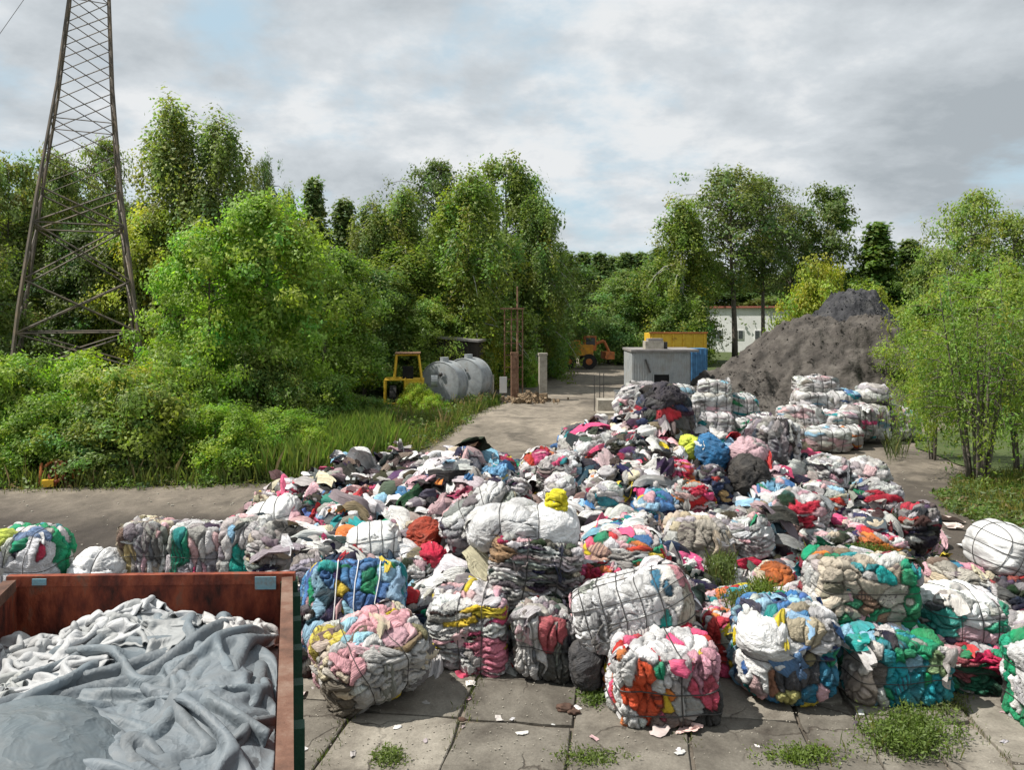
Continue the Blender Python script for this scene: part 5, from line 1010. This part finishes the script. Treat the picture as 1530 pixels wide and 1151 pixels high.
# bundles in and on the heap: (px0, px1, top, base, depth, palette, label, extra)
HB = [
 (850, 925, 658, 722, 16.6, 'whitemix', 'big slumped white bundle high on the left flank of the main heap', dict(k=3.4, n=36, loose=6)),
 (900, 968, 655, 712, 16.3, 'dark', 'black and white burst bundle just below the crowning dark bundle', dict(k=3.4, n=36, loose=6)),
 (800, 872, 690, 748, 15.7, 'whitemix', 'pale burst bundle near the left end of the main heap', dict(k=3.2, n=34, loose=6)),
 (1000, 1070, 725, 790, 14.3, 'red', 'burst bundle of white, red and pink clothes at the middle front of the heap', dict(k=3.2, n=36, loose=7)),
 (1085, 1150, 775, 838, 13.3, 'whitemix', 'slumped white bundle with loose sleeves right of the beige sheets', dict(k=3.2, n=36, loose=7)),
 (880, 960, 790, 850, 12.9, 'mix', 'mixed slumped bundle behind the pink, orange and green one', dict(k=3.2, n=36, loose=7)),
 (1190, 1262, 735, 790, 14.7, 'mix', 'mixed dark and white bundle in the middle of the right slope', dict(k=3.2, n=36, loose=6)),
 (700, 775, 690, 745, 15.2, 'mix', 'mixed burst bundle at the right end of the left crest', dict(k=3.0, n=34, loose=6)),
 (596, 655, 722, 785, 14.3, 'whitemix', 'white and grey burst bundle in the middle of the left heap', dict(k=3.2, n=34, loose=6)),
 (470, 540, 765, 815, 13.3, 'colour', 'burst bundle of coloured clothes above the rounded white net bale', dict(k=3.0, n=34, loose=6)),
 (735, 800, 720, 765, 14.2, 'grey', 'grey burst bundle just above the white sheeting', dict(k=3.0, n=34, loose=5)),
 (1270, 1345, 800, 850, 13.6, 'red', 'low bundle with red and white rags at the right foot of the heap', dict(k=3.0, n=34, loose=6)),
 (940, 1042, 584, 690, 17.2, 'dark', 'dark bulging bundle crowning the heap', dict(k=2.5, n=44, loose=6, over=[(.2, -.3, .7, .6, (.05, .045, .06)), (-.7, -.4, .8, .3, (.50, .47, .43)), (-.2, -1, .1, .25, (.6, .04, .06)), (.3, -1, -.2, .3, (.12, .12, .06))])),
 (918, 988, 580, 630, 18.0, 'whitemix', 'pale rag bundle on the very top of the heap', dict(loose=6)),
 (776, 842, 676, 738, 16.8, 'red', 'striped bundle with a pink cloth at the left end of the high heap', dict(loose=5, over=[(-.1, -.5, .8, .25, (.72, .1, .25)), (.6, -.9, .2, .15, (.3, .6, .15))])),
 (838, 935, 642, 706, 17.6, 'mix', 'black and cream bundle left below the crowning dark bundle', dict(loose=8)),
 (1034, 1086, 660, 716, 15.8, 'blue', 'round bright blue bundle in the middle of the heap', dict(k=2.1, seeds=8, over=[(0, 0, 0, 3, (.035, .17, .36))])),
 (1012, 1050, 656, 690, 16.2, 'green', 'small lime yellow cloth bundle beside the bright blue one', dict(k=2.1, seeds=6, over=[(0, 0, 0, 3, (.58, .66, .08))])),
 (1084, 1146, 662, 718, 15.7, 'red', 'pale pink bundle right of the bright blue one', dict(k=2.2, seeds=8, over=[(0, 0, 0, 3, (.72, .48, .52)), (-.5, -1, -.8, .2, (.65, .02, .1))])),
 (1090, 1150, 690, 752, 15.2, 'dark', 'black sack hanging under the pale pink bundle', dict(k=2.4, seeds=10, over=[(0, 0, 0, 3, (.045, .043, .042))])),
 (1115, 1192, 634, 696, 16.8, 'grey', 'large grey striped bundle at the right shoulder of the heap', dict(k=2.5, seeds=26, lay=2.5, fold=.05)),
 (1200, 1275, 690, 750, 15.9, 'whitemix', 'whitish bundle with black patches on the right of the heap', dict(loose=5)),
 (1262, 1330, 696, 748, 16., 'whitemix', 'cream bundle at the upper right end of the heap', dict(loose=4)),
 (1278, 1352, 728, 790, 15.3, 'mix', 'dark and red bundle below the cream one', dict(loose=5, over=[(-.2, -1, .2, .22, (.55, .03, .06))])),
 (1330, 1398, 755, 838, 14.4, 'dark', 'dark bundle with a red top cloth at the right foot of the heap', dict(loose=4, over=[(-.3, -.3, 1, .22, (.6, .03, .07))])),
 (1256, 1340, 770, 832, 14.2, 'mix', 'mixed bundle with pink and pale green rags at the right foot', dict(loose=6)),
 (1140, 1232, 745, 818, 14.1, 'whitemix', 'wide grey ringed bundle with a crimson cloth in its mouth', dict(k=2.4, loose=3, over=[(.1, -.9, .2, .26, (.68, .03, .07)), (-.2, -1, -.7, .3, (.6, .4, .35))])),
 (1198, 1270, 800, 850, 13.6, 'grey', 'grey green bundle partly overgrown at the heap foot', dict()),
 (1050, 1140, 770, 830, 13.7, 'grey', 'dark and cream bundle with an orange cloth', dict(loose=4, over=[(.7, -.9, .0, .2, (.62, .36, .10))])),
 (1118, 1185, 722, 775, 14.8, 'blue', 'pale bundle with a light blue cloth on the right slope', dict(loose=4, over=[(0, -.6, .5, .25, (.15, .38, .58))])),
 (1040, 1096, 705, 765, 14.9, 'dark', 'navy bundle below the bright blue one', dict(k=2.4, over=[(0, -1, -.3, .3, (.04, .06, .13)), (.7, -1, -.2, .2, (.66, .42, .18))])),
 (985, 1045, 690, 762, 15.0, 'red', 'dark red and pink bundle in the middle of the heap', dict(loose=5)),
 (962, 1008, 690, 765, 14.9, 'white', 'long white sheets hanging down the middle of the heap', dict(k=2.5, seeds=8, lay=3, over=[(0, 0, 0, 3, (.74, .73, .70))])),
 (925, 985, 680, 740, 15.6, 'dark', 'dark green and black bundle left of the hanging white sheets', dict(loose=5)),
 (868, 935, 712, 775, 14.7, 'grey', 'grey striped bundle on the left slope of the high heap', dict(k=2.5, fold=.04, loose=3)),
 (880, 932, 732, 778, 14.2, 'whitemix', 'black and white bundle on the left slope', dict(k=2.3, seeds=6)),
 (808, 866, 716, 756, 14.8, 'white', 'white folded sheet above the bright yellow cloth', dict(k=2.3, seeds=7)),
 (810, 842, 744, 776, 11.6, 'green', 'bright yellow cloth on the white sheeting', dict(k=2.2, seeds=5, n=26, over=[(0, 0, 0, 3, (.78, .68, .03))], dep=.35)),
 (920, 985, 775, 826, 13.5, 'whitemix', 'pinkish white bundle in front of the left slope', dict(loose=5)),
 (950, 1020, 745, 790, 14.0, 'blue', 'blue and yellow rags bundle at the centre of the heap', dict(loose=6)),
 (608, 658, 784, 828, 12.4, 'red', 'round brick red bundle tied at the top', dict(k=2.0, seeds=5, n=34, fold=.035, over=[(0, 0, 0, 3, (.50, .07, .035))])),
 (622, 662, 822, 858, 12.1, 'red', 'crimson cloth hanging below the brick red bundle', dict(k=2.3, seeds=5, n=26, over=[(0, 0, 0, 3, (.66, .02, .07))], dep=.4)),
 (505, 548, 698, 732, 15.1, 'blue', 'denim blue bundle on the left heap crest', dict(k=2.2, seeds=9, over=[(0, 0, 0, 3, (.07, .13, .26))])),
 (482, 525, 710, 748, 14.8, 'blue', 'sky blue bundle left below the denim blue one', dict(k=2.3, over=[(0, 0, 0, .4, (.22, .42, .62))])),
 (545, 590, 702, 752, 14.8, 'whitemix', 'pale knitted bundle on the left heap crest', dict(k=2.3, seeds=10)),
 (584, 612, 700, 722, 15.2, 'red', 'small crimson bundle on the left heap crest', dict(k=2.2, seeds=5, over=[(0, 0, 0, 3, (.62, .03, .08))])),
 (632, 668, 694, 735, 14.9, 'red', 'bright red cloth bundle on the left heap crest', dict(k=2.3, seeds=6, over=[(0, 0, 0, 3, (.58, .04, .05))])),
 (672, 742, 676, 716, 15.6, 'mix', 'patterned bundle with pink cloth at the right of the left crest', dict(loose=5)),
 (705, 765, 706, 745, 14.2, 'blue', 'light blue and cream cloth bundle above the leaning grey bundle', dict(k=2.4, over=[(0, -.3, .8, .3, (.20, .45, .72)), (-.7, -.8, 0, .25, (.62, .55, .36))])),
 (420, 470, 724, 775, 14.6, 'grey', 'grey bundle at the left end of the heap', dict(loose=4)),
 (378, 424, 735, 782, 14.4, 'beige', 'beige bundle with a pale blue edge at the far left end of the heap', dict(loose=3, over=[(-.9, -.3, 0, .25, (.2, .38, .55))])),
 (455, 520, 745, 800, 13.8, 'dark', 'dark bundle with a teal cloth on the left slope', dict(loose=5, over=[(-.2, -.8, .7, .2, (.05, .35, .26))])),
 (525, 575, 735, 790, 13.9, 'red', 'salmon pink bundle on the left slope', dict(loose=4, over=[(0, -.7, .3, .3, (.64, .36, .32))])),
 (570, 625, 740, 790, 13.8, 'dark', 'dark speckled bundle with a lime cloth in front', dict(loose=5, over=[(-.1, -.9, -.2, .14, (.2, .6, .08))])),
 (640, 690, 715, 775, 14.0, 'dark', 'black hanging cloth bundle above the brick red bundle', dict(k=2.5, lay=3)),
 (655, 705, 780, 808, 12.5, 'white', 'white pillow like bundle right of the brick red bundle', dict(k=2.1, seeds=4, over=[(0, 0, 0, 3, (.8, .8, .79))])),
 (585, 650, 842, 900, 11.9, 'whitemix', 'crumpled white and violet bundle below the brick red bundle', dict(loose=4)),
]
for i, (a, b, t, bo, Y, pal, lab, kw) in enumerate(HB):
    kw = dict(kw); nn = kw.pop('n', 28); kk = kw.pop('k', 2.8); sd_ = kw.pop('seeds', 30)
    nm = 'clothes_bundle' if 'cloth ' not in lab or 'bundle' in lab else 'cloth'
    B(a, b, t-5, bo+4, Y-.15, pal, lab, z0=H(bo+4, Y-.15), n=nn, k=kk, seeds=sd_, bottom=False, name='clothes_bundle', cat='bundle', fold=kw.pop('fold', .03), rough=.09, **kw)
print('heap bundles done')
# stacked bales of the back yard
BK_ = [
 (1000, 1034, 577, 606, 27.5, 'white', 'white bale at the left end of the left stack behind the heap'),
 (1044, 1090, 570, 592, 27.5, 'whitemix', 'topmost bale of the left stack with a pink patch'),
 (1024, 1090, 590, 622, 27.3, 'white', 'wired white bale under the topmost one of the left stack'),
 (1088, 1128, 592, 626, 27.6, 'teal', 'bale with teal and blue cloth at the right of the left stack'),
 (1036, 1094, 619, 652, 26.8, 'white', 'white bale low in the left stack'),
 (1040, 1084, 648, 672, 26., 'white', 'lowest white bale of the left stack'),
 (1094, 1120, 624, 664, 27.0, 'green', 'narrow bale with green cloth low in the left stack'),
 (1118, 1150, 618, 648, 27.3, 'whitemix', 'white bale in the gap between the two stacks'),
 (1006, 1042, 604, 640, 27.0, 'white', 'white bale behind the dark crowning bundle'),
 (1190, 1248, 564, 588, 30.0, 'whitemix', 'topmost bale of the right stack with drooping rags'),
 (1186, 1234, 586, 618, 29.6, 'white', 'white bale in the upper row of the right stack'),
 (1230, 1276, 584, 616, 29.6, 'blue', 'bale with a light blue patch in the upper row of the right stack'),
 (1282, 1322, 572, 606, 29.4, 'white', 'white leaning sack on top of the right stack'),
 (1300, 1330, 590, 616, 29.6, 'dark', 'black sack beside the white leaning sack'),
 (1166, 1222, 610, 640, 28.4, 'whitemix', 'bale with green stripes at the left of the right stack'),
 (1220, 1272, 616, 646, 28.2, 'whitemix', 'white bale in the middle of the right stack'),
 (1262, 1302, 606, 656, 28.4, 'whitemix', 'tall bale with pink sides in the right stack'),
 (1196, 1262, 642, 678, 27.0, 'white', 'lowest front bale of the right stack, showing pressed layers'),
 (1166, 1200, 636, 668, 27.3, 'beige', 'beige bale left of the lowest front bale'),
 (1280, 1318, 606, 658, 28.9, 'white', 'white layered bale right of the tall bale with pink sides'),
 (1318, 1366, 612, 652, 29.4, 'whitemix', 'last white bale at the right end beneath the willow'),
 (1240, 1280, 636, 668, 27.7, 'red', 'bale with dark pink side at the right front of the stack'),
 (1140, 1172, 628, 660, 27.0, 'white', 'white bale just right of the gap'),
]
for i, (a, b, t, bo, Y, pal, lab) in enumerate(BK_):
    over = []
    if pal in ('teal', 'blue', 'red', 'green'):
        over = [(-.3, 0, 0, .8, (.70, .70, .69))]
    sack = 'sack' in lab
    B(a-2, b+2, t-1, bo+2, Y, pal, lab, z0=max(0, H(bo+3, Y)), n=22, k=2.4 if sack else 5, seeds=8 if sack else 26, lay=.25, bottom=False, straps=() if sack else SP((0, -.5), (0, 0), (0, .5)), sr=.010, dep=1.3, fold=.03, rough=.07, yaw=random.Random(i).uniform(-.15, .25), name='sack' if sack else 'pressed_bale', cat='sack' if sack else 'bale', over=over, group=None if sack else 'pressed bales stacked in the back yard')
# pale flat rags right of the heap, scraps on the ground
def rag(px, py, s, colr, lab, seed, grp=None, Y=None):
    x, y = gp(px, py); c = CR_PROT[seed % 12]; V = c.reshape(-1, 3)*np.array([s, s*.7, s*.6]); V[:, 2] = np.maximum(V[:, 2], .01)+.045
    o = mesh('rag', V, quads(13, 13), M['cloth'], col=np.tile(colr, (len(V), 1)), loc=(x, y, 0), label=lab, cat='rag', group=grp); o.rotation_euler[2] = seed
for i, (px, py, s, colr, lab) in enumerate([(1405, 780, .9, (.60, .48, .43), 'pale pink flat rag pile right of the heap'), (1425, 792, .5, (.64, .55, .50), 'smaller pale rag beside the flat rag pile'), (1392, 800, .7, (.56, .46, .42), 'dusty pink rag against the right foot of the heap'), (1436, 819, .22, (.7, .7, .7), 'small white scrap alone on the damp ground'),
   (1030, 1099, .35, (.66, .46, .42), 'pale pink rag at the foot of the red and orange bale'), (985, 1101, .28, (.5, .42, .4), 'greyish rag in front of the red and orange bale'), (703, 1028, .2, (.66, .62, .58), 'white scrap on the slabs right of the slumped bale'), (1470, 752, .25, (.6, .57, .52), 'light scrap near the willow foot'),
   (700, 1014, .35, (.5, .06, .12), 'crimson rag under the striped upright bale'), (450, 1046, .2, (.6, .5, .48), 'tiny pale scrap beside the container')]):
    rag(px, py, s, colr, lab, i+2)
def stone(px, py, s, lab, seed):
    d, F = cubesphere(8); u = d/np.linalg.norm(d, axis=1)[:, None]; V = u*np.array([s, s*.7, s*.45])*(1+.3*vn(u*2.2, seed)[:, None]); V[:, 2] = np.maximum(V[:, 2]+s*.3, 0)+.045; x, y = gp(px, py)
    mesh('stone', V, F, M['stone'], smooth=True, loc=(x, y, 0), label=lab, cat='stone')
stone(845, 1068, .10, 'brown lump on the slab left of the red and orange bale', 1); stone(858, 1073, .07, 'smaller brown lump touching the larger one', 2); stone(690, 1084, .05, 'small dark stone right of the shadow of the slumped bale', 3); stone(1232, 1125, .035, 'tiny dark stone on the right slab', 4)
rs = np.random.RandomState(3); gm = MB()
for i in range(900):
    px = rs.uniform(430, 1530); py = rs.uniform(1010, 1150); x, y = gp(px, py); s = rs.uniform(.004, .016); gm.box((x, y, .05), (s, s*.8, s*.6), rs.uniform(0, 3))
for i in range(1300):
    x = rs.uniform(-13, 12); y = rs.uniform(12, 30); s = rs.uniform(.01, .045); gm.box((x, y, .01), (s, s*.8, s*.6), rs.uniform(0, 3))
gm.build('gravel', M['concrete_post'], kind='stuff', label='small stones and crumbs scattered on the yard', cat='gravel')
dc = []; V_ = []; F_ = []; C_ = []; o = 0
for i in range(190):
    if i < 150: x = rs.uniform(-6.5, 11); y = rs.uniform(10.5, 21.5)
    else: x = rs.uniform(-2.5, 6.5); y = rs.uniform(8.4, 10.4)
    c = CR_PROT[rs.randint(12)][::2, ::2]; s = rs.uniform(.05, .16); V = c.reshape(-1, 3)*np.array([s, s*.6, s*.3]); a = rs.uniform(0, 6); V[:, :2] = V[:, :2] @ np.array([[math.cos(a), -math.sin(a)], [math.sin(a), math.cos(a)]]); V[:, 2] = np.maximum(V[:, 2], 0)+.05; V += np.array([x, y, 0])
    V_.append(V); F_.append(quads(7, 7)+o); o += len(V); C_.append(np.tile(pick('whitemix', 1, rs)[0]*.8, (len(V), 1)))
mesh('litter', np.concatenate(V_), np.concatenate(F_), M['cloth'], col=np.concatenate(C_), kind='stuff', label='small scraps of cloth and film littering the ground', cat='litter')
# ---------------------------------------------------------------- weeds
def weed(px0, px1, py0, py1, hgt, n, seed, col, lab, z=0., leafy=True, Y=None):
    rs = np.random.RandomState(seed); px = rs.normal((px0+px1)/2, (px1-px0)/4, n); 
    if Y is None: y = CAMH*FPX/(np.clip(rs.normal((py0+py1)/2, (py1-py0)/3.5, n), py0, py1)-HY)
    else: y = Y+rs.normal(0, .15, n)
    x = (px-CX)*y/FPX; P = np.c_[x, y, np.full(n, z)]
    e = empty('weed_clump', (x.mean(), y.mean(), z), label=lab, cat='weeds'); P -= np.array([x.mean(), y.mean(), z])
    blades('stems', P, hgt, seed, col, .0035, .35, per=1, parent=e, kind='stuff')
    if leafy:
        k = np.repeat(P, 14, 0); k[:, :2] += rs.normal(0, .06, (len(k), 2)); k[:, 2] += hgt*rs.uniform(.08, .95, len(k)); V, F = leaves(k, rs.normal(size=(len(k), 3))+[0, 0, 1], .04, rs, .45)
        mesh('leaves', V, F, M['leaf'], e, kind='stuff', col=np.repeat(np.array(col)*rs.uniform(.7, 1.5, (len(k), 1)), 4, 0), smooth=False)
weed(1285, 1425, 1085, 1140, .24, 300, 1, (.12, .17, .04), 'biggest weed clump growing between the slabs at the lower right', .02)
weed(1325, 1400, 835, 880, .35, 260, 2, (.09, .14, .03), 'weeds growing between the heap and the big upper bale', 0)
weed(1065, 1095, 0, 0, .42, 130, 3, (.12, .16, .05), 'thin upright weeds in front of the beige sheets', H(868, 12.5), Y=12.4)
weed(1118, 1160, 0, 0, .36, 170, 4, (.13, .18, .03), 'weeds growing over the rust orange bag', H(908, 11.5), Y=11.45)
weed(1262, 1330, 0, 0, .35, 170, 5, (.10, .15, .03), 'weeds at the lower right foot of the heap', H(842, 13.4), Y=13.3)
weed(1200, 1262, 0, 0, .30, 110, 6, (.09, .12, .04), 'weeds over the grey green bundle', H(845, 13.2), Y=13.1)
weed(872, 905, 1035, 1062, .14, 90, 7, (.11, .16, .04), 'little weed beside the drooping dark cloth', .0)
weed(1150, 1240, 1130, 1150, .12, 90, 8, (.12, .17, .03), 'low weeds at the bottom edge right of the middle', .02)
weed(1085, 1115, 0, 0, .28, 60, 9, (.11, .14, .04), 'small weeds behind the narrow red bale', H(915, 11.2), Y=11.2)
weed(560, 600, 1130, 1150, .10, 50, 10, (.12, .16, .04), 'low weeds at the bottom edge near the container', .02)
weed(850, 930, 1130, 1150, .07, 50, 12, (.12, .16, .04), 'sparse weeds at the bottom edge in the middle', .02)
weed(1320, 1352, 668, 695, .7, 60, 13, (.10, .13, .05), 'thin sapling standing alone in front of the willow', 0)
weed(1380, 1445, 1052, 1075, .16, 60, 14, (.12, .14, .05), 'small weeds between slabs under the pink and green bale', .0)
jt = []; rs = np.random.RandomState(9)
for i in range(1100):
    ci = rs.randint(len(cols)); u = cols[ci][0]+rs.normal(0, .012); v = rs.uniform(6.5, 10.5); 
    if vn(np.array([u*1.3, v*1.3, 3]), 4) > -.05: jt.append((u*ca+v*sa, -u*sa+v*ca, .02))
blades('joint_grass', jt, .07, 5, (.10, .14, .04), .004, .5, per=3, kind='stuff', label='sparse grass in the joints of the slabs', cat='grass')
# ---------------------------------------------------------------- the rusty container full of grey sheeting
ZR = 2.2; FR = np.array([-2.2, 7.75]); FL = np.array([-4.72, 7.66]); dirR = np.array([.93, -3.38]); dirR /= np.linalg.norm(dirR); LEN = 5.6
NR = FR+dirR*LEN; NL = FL+dirR*LEN
ct = empty('roll_off_container', (FR[0], FR[1], 0), label='rusty open container with green outside, filled with grey sheeting', cat='container')
def wall(name, a, b, z0, z1, th, m, parent=ct, ofs=0., zb=None):
    a = np.array(a); b = np.array(b); t = (b-a)/np.linalg.norm(b-a); nn = np.array([-t[1], t[0]]); V = []
    for z in (z0, z1):
        for q, s in ((a, ofs), (b, ofs), (b, ofs+th), (a, ofs+th)): r_ = q+nn*s; V.append((r_[0]-FR[0], r_[1]-FR[1], z))
    return mesh(name, V, [(3, 2, 1, 0), (4, 5, 6, 7), (0, 1, 5, 4), (1, 2, 6, 5), (2, 3, 7, 6), (3, 0, 4, 7)], m, parent, smooth=False)
wall('far_wall', FL, FR, .25, ZR-.1, .05, M['rust']); wall('right_wall', FR+dirR*.004, NR, .25, ZR-.1, .05, M['rust']); wall('left_wall', NL, FL, .25, ZR-.1, .05, M['rust']); wall('near_wall', NR, NL, .25, ZR-.1, .05, M['rust'])
mesh('floor', [(q[0]-FR[0], q[1]-FR[1], .3) for q in (FR, FL, NL, NR)], [(0, 1, 2, 3)], M['rust'], ct, smooth=False)
M['rimbrown'] = noise_mat('worn_brown_rim', [(.05, .028, .02), (.15, .075, .05), (.24, .17, .13)], 3, .75, .4, 25, pos=[.3, .52, .75])
wall('top_rim', FL-np.array([.1, 0]), FR+np.array([.1, 0]), ZR-.1, ZR, .07, M['rust'], ofs=-.01); wall('top_rim', FR+dirR*.13, NR, ZR-.1, ZR+.004, .10, M['rimbrown'], ofs=-.02); wall('top_rim', NL, FL+dirR*.13, ZR-.1, ZR+.004, .11, M['rimbrown'], ofs=-.03)
tR = np.array([-dirR[1], dirR[0]])     # outward of right wall
for k in range(9):
    p = FR+dirR*(.25+k*.62); mm = MB(); c3 = p+tR*.10-FR; ang = math.atan2(dirR[1], dirR[0]); mm.box((c3[0], c3[1], 1.12), (.12, .10, 1.9), ang); mm.build('rib', M['green_paint'], ct)
wall('outer_skin', FR+dirR*.01, NR, .28, ZR-.12, .012, M['green_paint'], ofs=.052)
c3 = tR*.06; MB().box((c3[0]-.02, c3[1]+.03, 1.1), (.16, .16, 2.05), math.atan2(dirR[1], dirR[0])).build('corner_post', M['green_paint'], ct)
MB().box((-.17, -.028, ZR-.085), (.2, .012, .12), .036).build('rim_patch', M['bluepaint'], ct); MB().box((-2.3, -.106, ZR-.05), (.13, .012, .06), .036).build('rim_patch', M['bluepaint'], ct)
MB().bar((-2.3, .0, .16), (-2.0, -5, .16), .1).bar((-.5, .0, .16), (.6, -5, .16), .1).build('skid', M['green_paint'], ct)
# sheeting: draped by relaxation over a lumpy load
def inside_h(x, y):          # local coords of the load, x across 0..2.4 (left to right), y along from far wall 0 .. towards camera
    b = 1.74+.24*np.exp(-((x-1.5)/.8)**2-((y-1.0)/.8)**2)+.22*np.exp(-((x-.75)/.55)**2-((y-2.6)/.8)**2)+.25*np.exp(-((x-2.0)/.4)**2-((y-2.0)/.9)**2)+.18*np.exp(-((x-1.1)/.3)**2-((y-.5)/.35)**2)+.22*np.exp(-((x-1.5)/.35)**2-((y-3.2)/.6)**2)
    return b*np.clip(.80+y*.35, 0, 1)
dfx = np.array([1., .035]); dfx /= np.linalg.norm(dfx)
def load2world(P):
    xl, yl, z = P[..., 0], P[..., 1], P[..., 2]
    q = FL[None]+.08*dfx+(xl[..., None]*dfx+yl[..., None]*dirR).reshape(-1, 2); return np.c_[q[:, 0], q[:, 1], np.asarray(z).ravel()]
def drape(name, cx, cy, size, comp, seed, n, aspect, rot, colr, lab, m='sack', its=60, amp=.10, lift=0, hf=None, cat='sheeting', z=0):
    c_, s_ = math.cos(rot), math.sin(rot); hf = hf or inside_h
    f = lambda x, y: hf(cx+c_*x-s_*y, cy+s_*x+c_*y)+lift
    P = crumple(n, size, comp, seed, its=its, h=f, amp=amp, aspect=aspect, fr=.6, inner=6)
    x, y = P[..., 0], P[..., 1]; Wd = np.stack((np.clip(cx+c_*x-s_*y, .0, 2.40), np.clip(cy+s_*x+c_*y, .04, 5.3), P[..., 2]+z), -1)
    bad = np.zeros(0); V = load2world(Wd); c0 = V.mean(0); c0[2] = 1.2
    o = mesh(name, V-c0, gridF(P.shape[1], P.shape[0]), M[m], col=np.tile(colr, (len(V), 1)), label=lab, cat=cat, loc=c0)
    s = o.modifiers.new('s', 'SUBSURF'); s.levels = 1; s.render_levels = 1
    so_ = o.modifiers.new('t', 'SOLIDIFY'); so_.thickness = .006
    return o
M['sheet'] = cloth_mat('grey_sheeting', .58, .3, .35, 0, .45)
GS = (.15, .178, .198)
drape('base_sheeting', 1.22, 2.3, 4.6, .76, 3, 64, 1., 0, (.135, .155, .17), 'dull grey sheeting lining the container load', 'sheet', amp=.07, its=50, cat='sheeting')
drape('grey_sheet', 1.60, 1.55, 2.9, .70, 5, 54, 1., .5, GS, 'large blue grey sheet spread over the right half of the load', 'sheet', amp=.10, lift=.03)
drape('grey_sheet', 1.85, 2.9, 2.2, .70, 8, 42, 1.2, -.5, (.155, .18, .2), 'folded blue grey sheet nearer the camera along the right wall', 'sheet', amp=.12, lift=.05)
drape('light_sheet', 1.15, .75, 1.6, .66, 11, 46, .8, .2, (.30, .31, .31), 'pale grey sheet hanging over the load near the far wall', 'sheet', amp=.14, lift=.05)
bigb = lambda x, y: inside_h(x, y)*0+1.6+.62*np.sqrt(np.clip(1-((x-.85)/.8)**2-((y-3.1)/1.15)**2, 0, 1))
drape('big_bag', .85, 3.1, 2.5, .82, 14, 36, 1.1, .1, (.115, .14, .155), 'smooth dark blue grey bulging bag at the lower left of the load', 'sheet', amp=.03, hf=bigb)
for i, (x, y, s, rot, cc, lab) in enumerate([(.85, .75, 1.5, .3, (.44, .445, .45), 'white crumpled bag upright in the middle of the load'), (.3, .8, 1.3, 1.1, (.35, .355, .355), 'off white bag left of the upright white one'), (.55, 1.45, 1.25, .8, (.40, .405, .41), 'creased white bag in front of the upright one'), (.15, 1.7, 1.1, 2.0, (.36, .37, .36), 'grey bag against the left container wall'), (.2, 2.7, 1.2, .4, (.30, .31, .31), 'dull grey bag left of the dark bulging bag'), (2.1, .8, 1.0, 1.4, (.45, .44, .43), 'whitish edge of a sack at the right wall of the container'), (1.3, .42, 1.0, .1, (.44, .445, .45), 'white sack strip lying against the far wall')]):
    drape('white_bag', x, y, s, 0.50, 20+i, 34, 1., rot, cc, lab, 'sheet', amp=.26, lift=.06, its=30, cat='bag')
blades('weed_sprig', load2world(np.stack((np.random.RandomState(1).normal(1.2, .04, 26), np.random.RandomState(2).normal(3.1, .04, 26), np.full(26, 2.02)), -1)), .07, 3, (.10, .14, .05), .003, .9, kind='stuff', label='tiny weed sprig on the sheeting at the bottom edge', cat='weed')
print('objects', len(bpy.data.objects), 'tris', sum(len(o.data.polygons)*2 for o in bpy.data.objects if o.type == 'MESH'))
